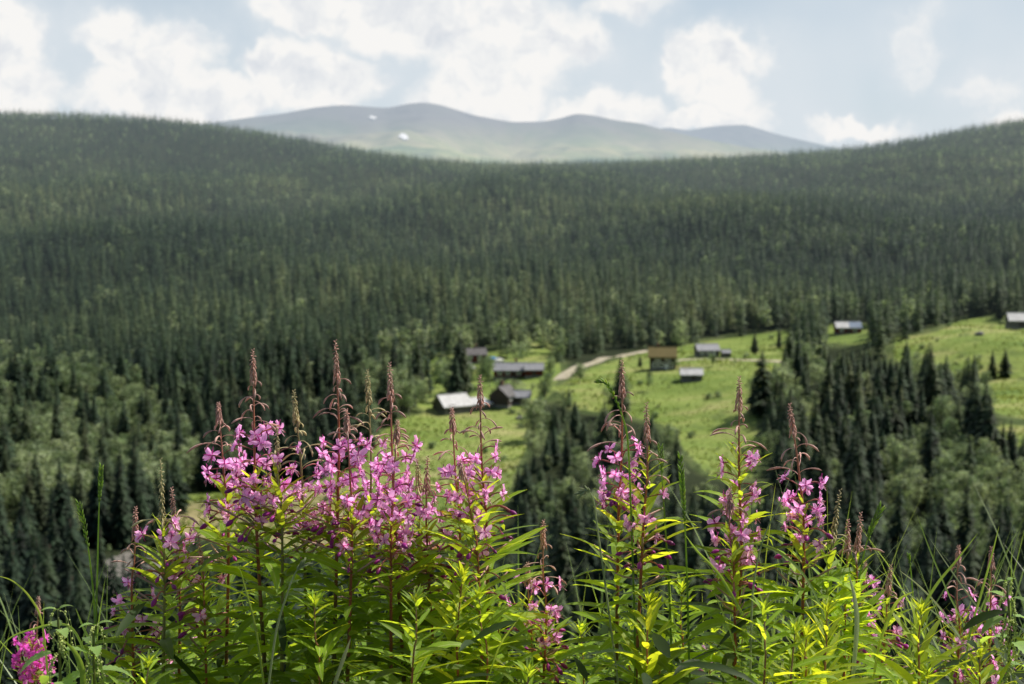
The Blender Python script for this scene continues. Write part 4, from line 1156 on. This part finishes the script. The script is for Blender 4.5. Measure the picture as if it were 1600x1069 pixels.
random.seed(21)
FW = [
 dict(tip=(395, 549), foot=(402, 850), Y=1.90, b_end=670, f_end=805, nf=24, nb=17, label="tall fireweed left of centre with arched buds, rising above the left end of the cluster"),
 dict(tip=(341, 632), foot=(357, 850), Y=1.95, b_end=700, f_end=815, nf=19, nb=13, label="leftmost fireweed of the big pink cluster, brown spike bending slightly left"),
 dict(tip=(433, 668), foot=(441, 830), Y=1.88, b_end=700, f_end=795, nf=9, nb=4, tone='g', spike=.055, label="short fireweed with a pale green bristly spike right of the tall left one"),
 dict(tip=(459, 613), foot=(475, 850), Y=1.92, b_end=735, f_end=835, nf=15, nb=14, tone='g', label="fireweed with a thin yellowish upper stem between the two tallest left spikes"),
 dict(tip=(524, 535), foot=(527, 830), Y=1.90, b_end=688, f_end=815, nf=22, nb=20, label="tallest fireweed of all, its red spike reaching highest above the left pink cluster"),
 dict(tip=(541, 643), foot=(550, 850), Y=1.86, b_end=695, f_end=850, nf=16, nb=10, label="fireweed with a short hanging spike just right of the tallest one"),
 dict(tip=(574, 581), foot=(578, 840), Y=1.98, b_end=700, f_end=830, nf=16, nb=15, tone='g', label="slim fireweed with a greenish spike, left one of the close pair before the lower field"),
 dict(tip=(609, 570), foot=(619, 850), Y=1.92, b_end=700, f_end=835, nf=19, nb=18, label="fireweed with long drooping dark buds, right one of the close pair before the lower field"),
 dict(tip=(621, 660), foot=(611, 890), Y=1.86, b_end=718, f_end=880, nf=20, nb=9, label="fireweed in front of that pair, short hanging spike over a deep run of blossoms"),
 dict(tip=(652, 720), foot=(655, 870), Y=1.96, b_end=765, f_end=880, nf=9, nb=5, tone='g', spike=.04, label="small fireweed with a dull tan spike at the right edge of the big pink cluster"),
 dict(tip=(668, 716), foot=(669, 880), Y=1.93, b_end=765, f_end=885, nf=7, nb=6, spike=.05, label="thin bare tan fireweed spike standing alone before the green field"),
 dict(tip=(706, 640), foot=(719, 850), Y=1.93, b_end=722, f_end=835, nf=16, nb=11, label="fireweed with bundled hanging buds, left one of the two spikes before the pale barn"),
 dict(tip=(750, 590), foot=(761, 850), Y=1.90, b_end=698, f_end=800, nf=16, nb=17, label="tall pink-tipped fireweed right of the pale barn, its lower leaves spreading to the right"),
 dict(tip=(719, 720), foot=(748, 900), Y=1.84, b_end=770, f_end=885, nf=4, nb=6, leaf0=775, label="slanting fireweed stem with drooped tip crossing in front of the pair by the barn"),
 dict(tip=(972, 566), foot=(966, 840), Y=1.90, b_end=700, f_end=800, nf=19, nb=19, leaf0=775, label="tall fireweed right of centre with a red spike, standing before the dirt track"),
 dict(tip=(1010, 633), foot=(1004, 850), Y=1.87, b_end=770, f_end=850, nf=7, nb=13, leaf0=722, label="fireweed beside the tall right-of-centre one, with long yellow upper leaves and few blossoms"),
 dict(tip=(1155, 592), foot=(1157, 900), Y=1.90, b_end=708, f_end=890, nf=24, nb=17, leaf0=700, nd=10, label="tall leafy fireweed before the sloping pasture, blossoms spaced far down its stem"),
 dict(tip=(1141, 765), foot=(1147, 900), Y=1.86, b_end=800, f_end=890, nf=9, nb=5, spike=.03, label="short fireweed tucked in front of the tall leafy one before the pasture"),
 dict(tip=(1234, 634), foot=(1256, 860), Y=1.92, b_end=745, f_end=850, nf=20, nb=16, nd=9, label="fireweed with slender brown spike over a dense round bunch of blossoms, before dark spruces"),
 dict(tip=(1313, 768), foot=(1292, 930), Y=1.90, b_end=850, f_end=880, nf=0, nb=5, tone='g', spike=.075, leaf0=850, nd=0, npod=0, label="unflowered fireweed with a bristly green spike leaning right"),
 dict(tip=(1325, 815), foot=(1321, 940), Y=1.97, b_end=860, f_end=900, nf=0, nb=5, spike=.045, leaf0=880, nd=0, npod=0, label="small thin tan fireweed spike, left of two short ones right of the leaning green spike"),
 dict(tip=(1345, 804), foot=(1337, 940), Y=1.95, b_end=865, f_end=900, nf=0, nb=6, spike=.05, leaf0=875, nd=0, npod=0, label="small knobbly brown fireweed spike, right of two short ones beside the dark grass head"),
 dict(tip=(849, 816), foot=(853, 985), Y=1.95, b_end=915, f_end=1005, nf=9, nb=11, label="low fireweed with a pinkish spike in the gap at the centre"),
 dict(tip=(824, 882), foot=(831, 1000), Y=1.98, b_end=908, f_end=1005, nf=9, nb=3, spike=.03, label="very short fireweed spike left of the low one in the central gap"),
 dict(tip=(251, 720), foot=(257, 930), Y=1.90, b_end=818, f_end=880, nf=4, nb=7, tone='g', spike=.085, leaf0=815, label="green bristly fireweed spike standing highest of the left-hand group"),
 dict(tip=(268, 765), foot=(281, 930), Y=1.96, b_end=815, f_end=890, nf=8, nb=7, spike=.05, label="reddish fireweed close behind the green bristly left spike"),
 dict(tip=(212, 795), foot=(206, 950), Y=1.92, b_end=900, f_end=1000, nf=9, nb=12, tone='r', nd=9, label="fireweed with a tan hanging spike, outermost of the left-hand group"),
 dict(tip=(310, 835), foot=(319, 940), Y=1.93, b_end=880, f_end=960, nf=3, nb=6, spike=.05, label="withered tan fireweed spike right of the left-hand group"),
 dict(tip=(60, 935), foot=(50, 1040), Y=2.25, b_end=1004, f_end=1062, nf=29, nb=6, lscale=.7, spread=1.0, magenta=True, label="lone magenta fireweed head low in the bottom left corner"),
 dict(tip=(1352, 880), foot=(1342, 1000), Y=2.25, b_end=900, f_end=1000, nf=16, nb=3, spike=.03, lscale=.8, label="softly blurred pink fireweed behind the grass right of the leaning green spike"),
 dict(tip=(1392, 885), foot=(1382, 1000), Y=2.1, b_end=935, f_end=1000, nf=3, nb=7, spike=.04, label="withered bent fireweed tip leaning right among the right-hand grass blades"),
 dict(tip=(1498, 855), foot=(1498, 1010), Y=2.15, b_end=928, f_end=1020, nf=12, nb=9, label="fireweed with thin spike between crossing grass blades near the right edge"),
 dict(tip=(1549, 857), foot=(1546, 1010), Y=2.2, b_end=940, f_end=1040, nf=16, nb=12, label="fireweed with a hanging pink spike nearest the right edge"),
]
for d in FW: fireweed(**d)

# leafy shoots without blossoms
random.seed(33)
SH = [((1015, 935), (1012, 1060), 1.78, True, "leafy shoot with a pale bud tip, in front of the tall right-of-centre fireweed"),
      ((724, 895), (716, 1060), 1.78, True, "bright leafy shoot with arching yellow leaves in the lower centre, left of the gap"),
      ((1441, 950), (1436, 1060), 1.80, True, "lime green leafy shoot among the grass blades at lower right"),
      ((1262, 985), (1258, 1069), 1.72, True, "lime green leafy shoot at the bottom edge right of the tall leafy fireweed")]
for tip, ft, Y, yg, lb in SH:
    fireweed(tip, ft, Y, tip[1]+20, tip[1]+40, 0, lb, leaf0=tip[1]+6, nb=0, nd=0, npod=0, young=yg, name='leafy_shoot', stub=True, lscale=1.05)
rows = []
for i in range(34):
    u = 185 + (1610-185)*((i*0.618034) % 1.0); Y = random.choice([1.68, 1.78, 1.95, 2.1, 2.25, 2.45])
    vmin = np.interp(u, [170, 260, 330, 480, 700, 800, 860, 930, 1000, 1200, 1330, 1420, 1620], [985, 930, 880, 875, 875, 905, 985, 930, 880, 885, 935, 985, 985])
    rows.append((u, vmin + random.uniform(20, 105), Y))
for k, (u, v, Y) in enumerate(rows):
    if k % 6 == 2 and v > 960:
        fireweed((u, v), (u+random.uniform(-12, 12), v+120), Y, v+15, v+80, 3, "leafy shoot without a flower spike, packed between the fireweed stems at the bottom", nb=0, nd=2, npod=3, leaf0=v+4, name='leafy_shoot', stub=True, young=(u > 1240 and k % 2 == 0), group='leafy shoots between the fireweeds')
    else:
        fireweed((u, v), (u+random.uniform(-14, 14), v+120), Y, v+15, v+80, 0, "leafy shoot without a flower spike, packed between the fireweed stems at the bottom", nb=0, nd=0, npod=0, leaf0=v+4, name='leafy_shoot', stub=True, young=(u > 1240 and random.random() < .5), group='leafy shoots between the fireweeds')

# grasses
random.seed(5)
def pixpath(pix, Y, n=30): return [Vector(q) for q in smooth_path([P(u, v, Y) for u, v in pix], n)]
def grass_stalk(pix, headlen, Y, label, pale=False, hw=1.0, down=True):
    pts = pixpath(pix, Y, 40); last = pts[-1]
    gz = float(ground_z(last.x, last.y)); pts += [last.lerp(Vector((last.x+.01, last.y, gz)), k/4) for k in range(1, 5)]
    base = pts[-1].copy(); o = empty('grass_stalk', base); tag(o, label, 'grass')
    pts = [q-base for q in pts]; mt = M_grass_p if pale else M_grass
    mb = MB(); n = len(pts); mb.tube(pts, [.0005+.0009*min(1, i/n*1.6) for i in range(n)], 5, 0, [(0, i/n, .5) for i in range(n)]); mb.build('stem', [mt], o)
    # spikelets alternate along the head
    mb = MB(); acc = 0; i = 0; side = 1; step = .0042
    while acc < headlen and i < n-1:
        seg = pts[i+1]-pts[i]
        k = 0.0
        while k < seg.length and acc < headlen:
            q = pts[i] + seg*(k/seg.length); up = -seg.normalized(); lat = up.cross(Vector((0, 1, 0))).normalized()*side
            L = .0085*(0.55+.6*math.sin(PI*min(1, .15+acc/headlen*.85)))*hw*random.uniform(.85, 1.15)
            d = (up*1.0 + lat*.42 + Vector((0, random.uniform(-.2, .2), 0))).normalized()
            spindle(mb, [q, q+d*L*.3+lat*.0005, q+d*L*.65, q+d*L], [.0004, .0011, .0010, .0002], 0, random.random(), 5)
            side = -side; k += step; acc += step
        i += 1
    mb.build('seed_head', [mt], o); return o
grass_stalk([(158, 730), (155, 790), (153, 860), (150, 985), (150, 1060)], .085, 1.88, "thin dark grass stalk, taller of the two standing at far left")
grass_stalk([(123, 787), (133, 830), (141, 880), (148, 960), (150, 1060)], .072, 1.90, "grass stalk with pale seed head, shorter of the two at far left", hw=1.15)
grass_stalk([(1063, 713), (1067, 770), (1072, 860), (1076, 1000), (1078, 1069)], .125, 1.82, "grass stalk with a thick green seed head, just left of the tall leafy fireweed", hw=1.1)
grass_stalk([(1032, 699), (1034, 740), (1038, 800), (1046, 930), (1050, 1069)], .05, 1.86, "thin grass stalk with bent tip between the two right-hand fireweed groups", hw=1.3)
grass_stalk([(934, 596), (948, 600), (961, 622), (973, 652), (981, 690), (986, 800), (992, 980)], .082, 1.84, "arching grass head nodding left in front of the tall right-of-centre spike", hw=.85)
grass_stalk([(906, 772), (919, 767), (928, 785), (934, 830), (948, 930), (965, 1060)], .05, 1.80, "small curled grass head left of the tall right-of-centre fireweed", hw=1.1, pale=True)
grass_stalk([(1376, 795), (1362, 826), (1350, 865), (1336, 950), (1330, 1060)], .075, 1.94, "dark broad grass head leaning right beside the small brown spikes", hw=1.5)
grass_stalk([(474, 882), (461, 896), (448, 930), (432, 985), (420, 1069)], .035, 1.68, "whitish nodding grass head low in the left flower cluster", pale=True, hw=1.4)
grass_stalk([(1236, 742), (1214, 795), (1190, 850), (1176, 930), (1172, 1069)], .012, 1.80, "pale straw slanting across below the round bunch of blossoms", pale=True)
grass_stalk([(1420, 868), (1424, 900), (1428, 960), (1430, 1060)], .03, 2.1, "thin upright grass stem left of the crossing blades at the right", hw=.8)

def blade(pix, Y, w, label=None, pale=False, group=None):
    pts = pixpath(pix, Y, 22); base = pts[-1].copy()
    vs = []; at = []; n = len(pts); rr = random.random()
    tw = random.uniform(-.5, .5)
    for i, q in enumerate(pts):
        d = (pts[min(i+1, n-1)]-pts[max(i-1, 0)]).normalized(); s = d.cross(Vector((math.sin(tw+i*.03), -math.cos(tw+i*.03), .1))).normalized()
        t = i/(n-1); ww = w*.5*min(1, .06+(t*1.9)**.7)
        nr = s.cross(d).normalized()
        vs += [q-s*ww-base+nr*ww*.4, q-base, q+s*ww-base+nr*ww*.4]; at += [(1, t, rr), (0, t, rr), (1, t, rr)]
    mb = MB(); fs = []
    for i in range(n-1): b = i*3; fs += [(b, b+1, b+4, b+3), (b+1, b+2, b+5, b+4)]
    mb.add(vs, fs, 0, at); o = mb.build('grass_blade', [M_grass_p if pale else M_grass], None, loc=base)  # each object is one single blade of grass
    tag(o, label, 'grass', group); return o
blade([(1433, 805), (1452, 858), (1480, 925), (1508, 985), (1522, 1069)], 1.86, 0.0034, "long dark grass blade rising steeply left, uppermost at the right")
blade([(1455, 845), (1485, 890), (1520, 940), (1552, 985), (1580, 1069)], 1.90, 0.0026, "pale grass blade slanting down right across the dark one", True)
blade([(1528, 833), (1495, 875), (1462, 915), (1440, 955), (1418, 1020)], 1.84, 0.0040, "broad green grass blade leaning right, crossing the two slanting ones")
blade([(1561, 822), (1549, 870), (1532, 930), (1515, 990), (1505, 1069)], 1.84, 0.0036, "dark narrow grass blade rising right, highest near the right edge")
blade([(1371, 888), (1405, 918), (1450, 950), (1490, 985), (1520, 1030)], 1.88, 0.0020, "thin straight grass blade slanting down right, lower left of the crossing ones", True)
blade([(1405, 891), (1435, 915), (1470, 952), (1500, 995)], 1.90, 0.0027, "short pale grass blade between the thin slanting one and the crossing ones", True)
blade([(1428, 924), (1403, 938), (1388, 965), (1372, 1010), (1362, 1069)], 1.80, 0.0067, "wide bright grass blade arching right at lower right")
blade([(1327, 900), (1334, 930), (1338, 970), (1334, 1030), (1330, 1069)], 1.78, 0.0073, "wide pale folded grass blade below the small brown spikes", True)
blade([(-12, 898), (20, 908), (48, 935), (66, 975), (76, 1069)], 1.84, 0.0028, "grass blade arching in from the left edge")
blade([(-10, 1035), (12, 1000), (45, 985), (92, 975), (120, 992), (150, 1069)], 1.78, 0.0030, "dark bent grass blade lying over the magenta head in the corner")
blade([(118, 950), (132, 985), (150, 1020), (165, 1069)], 1.82, 0.0037, "straight grass blade between the two nettles at lower left")
blade([(100, 1000), (118, 1020), (128, 1045), (130, 1069)], 1.70, 0.0073, "wide glossy grass blade at the bottom between the nettles")
blade([(372, 880), (385, 925), (400, 985), (412, 1069)], 1.66, 0.0027, "thin yellow grass blade in the lower left flower cluster")
blade([(548, 998), (536, 1030), (522, 1069)], 1.66, 0.0049, "short grey green grass blade at the bottom under the tallest fireweed", True)
blade([(1212, 755), (1203, 820), (1194, 900), (1190, 1000), (1190, 1069)], 1.86, 0.0017, "hair-thin upright grass blade left of the round bunch of blossoms")
blade([(1292, 755), (1293, 830), (1292, 930), (1290, 1069)], 1.9, 0.0015, "hair-thin upright grass blade right of the round bunch of blossoms")
blade([(1135, 875), (1170, 850), (1215, 862), (1260, 905), (1300, 990)], 1.80, 0.0043, "green grass blade arching over right under the round bunch of blossoms")
blade([(1070, 835), (1090, 862), (1125, 900), (1160, 960)], 1.80, 0.0037, "stiff green grass blade slanting between the thick seed head and the tall leafy fireweed")
blade([(1115, 925), (1140, 985), (1165, 1069)], 1.7, 0.0025, "thin light grass blade low in front of the tall leafy fireweed")
blade([(815, 960), (780, 1010), (760, 1069)], 1.72, 0.0027, "grass blade leaning right, low in the central gap")

def nettle(u, v, vb, Y, label, seed, n=4, size=1.0):
    r = random.Random(seed); tp = P(u, v, Y); ft = P(u+r.uniform(-5, 5), vb, Y)
    gz = float(ground_z(ft[0], Y)); gp = np.array([ft[0], Y, gz]); path = smooth_path([tp, ft, gp], 20)
    o = empty('nettle', gp); tag(o, label, 'nettle'); loc = [Vector(q-gp) for q in path]; zs = [q.z for q in loc]
    at = lambda z: Vector([np.interp(z, zs[::-1], [q[i] for q in loc][::-1]) for i in range(3)])
    mb = MB(); mb.tube(loc, [.0009+.0014*min(1, i/14) for i in range(len(loc))], 6, 0, [(0, .9, 1)]*len(loc)); mb.build('stem', [M_stem], o)
    lf = MB(); ct = MB(); z = zs[0]
    for k in range(n+2):
        g_ = min(1, .3+.25*k)*size
        for s in (0, PI):
            th = k*PI/2 + s + r.uniform(-.2, .2) + .5
            b = at(z); d = Vector((math.cos(th), math.sin(th), .25)); pet = b + d*.012*g_
            lf.tube([b, pet], [.0006, .0005], 4, 0, [(1, 0, .5)]*2)
            serr_leaf(lf, pet, th, .35 if k < 2 else -.1, .058*g_, .030*g_, .9, r)
            for c in range(3 if k else 1):
                q = b.copy(); t2 = th + r.uniform(-.9, .9); dv = Vector((math.cos(t2), math.sin(t2), 0)); L = r.uniform(.025, .05)*size
                pts = [q + dv*L*.35*(1-(1-x)**2) - Vector((0, 0, L*x*x)) for x in (0, .25, .5, .75, 1)]
                ct.tube(pts, [.0004]*5, 3, 0, [(0, 0, .5)]*5)
                for m_ in range(16):
                    x = r.uniform(.15, 1); p_ = pts[0] + dv*L*.35*(1-(1-x)**2) - Vector((0, 0, L*x*x)) + Vector([r.uniform(-.002, .002) for _ in range(3)])
                    spindle(ct, [p_-Vector((0, 0, .0014)), p_, p_+Vector((0, 0, .0014))], [.0003, .0015, .0003], 0, r.random(), 4)
        z -= .026*size*(1+.18*k)
    lf.build('foliage', [M_nettle], o); ct.build('catkins', [M_catkin], o)
def serr_leaf(mb, base, az, elev, L, W, droop, r):
    h = Vector((math.cos(az), math.sin(az), 0)); s0 = Vector((-math.sin(az), math.cos(az), 0)); p = Vector(base); n = 15; vs = []; at = []; rr = r.random()
    for i in range(n):
        t = i/(n-1); e = elev - droop*t; d = h*math.cos(e) + Vector((0, 0, math.sin(e))); nr = s0.cross(d)
        w = W*.5*(t+.03)**.4*(1-t)**.85*1.9*(1.12 if i % 2 else .86)
        vs += [p - s0*w - nr*w*.2, p, p + s0*w - nr*w*.2]; at += [(1, t, rr), (0, t, rr), (1, t, rr)]; p = p + d*L/(n-1)
    fs = []
    for i in range(n-1): b = i*3; fs += [(b+1, b+4, b+3, b), (b+2, b+5, b+4, b+1)]
    mb.add(vs, fs, 0, at)
nettle(90, 952, 1069, 1.72, "nettle with hanging catkins beside the magenta head, left of the pair", 2)
nettle(150, 976, 1069, 1.74, "nettle with hanging catkins in front of the grass stalks, right of the pair", 4, size=1.1)
nettle(1573, 908, 1069, 1.84, "nettle with small catkins at the right edge", 6, size=.9)

# nobody could count these: the low green tangle at the foot of the stems
random.seed(77)
mb = MB()
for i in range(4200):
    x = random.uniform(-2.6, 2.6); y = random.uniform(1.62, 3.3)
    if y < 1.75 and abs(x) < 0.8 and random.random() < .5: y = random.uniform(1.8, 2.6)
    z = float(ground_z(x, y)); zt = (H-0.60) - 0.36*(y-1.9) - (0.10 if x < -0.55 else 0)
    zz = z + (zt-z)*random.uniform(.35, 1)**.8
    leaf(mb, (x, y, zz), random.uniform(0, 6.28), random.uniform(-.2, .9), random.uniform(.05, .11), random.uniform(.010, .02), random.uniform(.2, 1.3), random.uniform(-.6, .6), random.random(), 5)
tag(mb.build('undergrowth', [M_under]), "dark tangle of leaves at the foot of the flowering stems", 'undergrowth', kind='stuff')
mb = MB()
for i in range(900):
    x = random.uniform(-1.6, 1.6); y = random.uniform(1.66, 2.9); z = float(ground_z(x, y)); hh = random.uniform(.45, .70) + (0.06 if x > .35 else -.04 if x < -.5 else 0)
    a = random.uniform(0, 6.28); bend = random.uniform(.05, .35); w = random.uniform(.0015, .0035); vs = []; at = []; rr = random.random()
    for k in range(8):
        t = k/7; d = bend*t**2.2; ww = w*(1-t**2.5)+.0001
        q = Vector((x+math.cos(a)*d, y+math.sin(a)*d, z+hh*t*(1-.25*bend*t))); s = Vector((-math.sin(a), math.cos(a), 0))*ww
        vs += [q-s, q+s]; at += [(.5, t, rr)]*2
    mb.add(vs, [(k*2, k*2+1, k*2+3, k*2+2) for k in range(7)], 0, at)
tag(mb.build('grass', [M_grass]), "low grass growing through the bank of flowers", 'grass', kind='stuff')
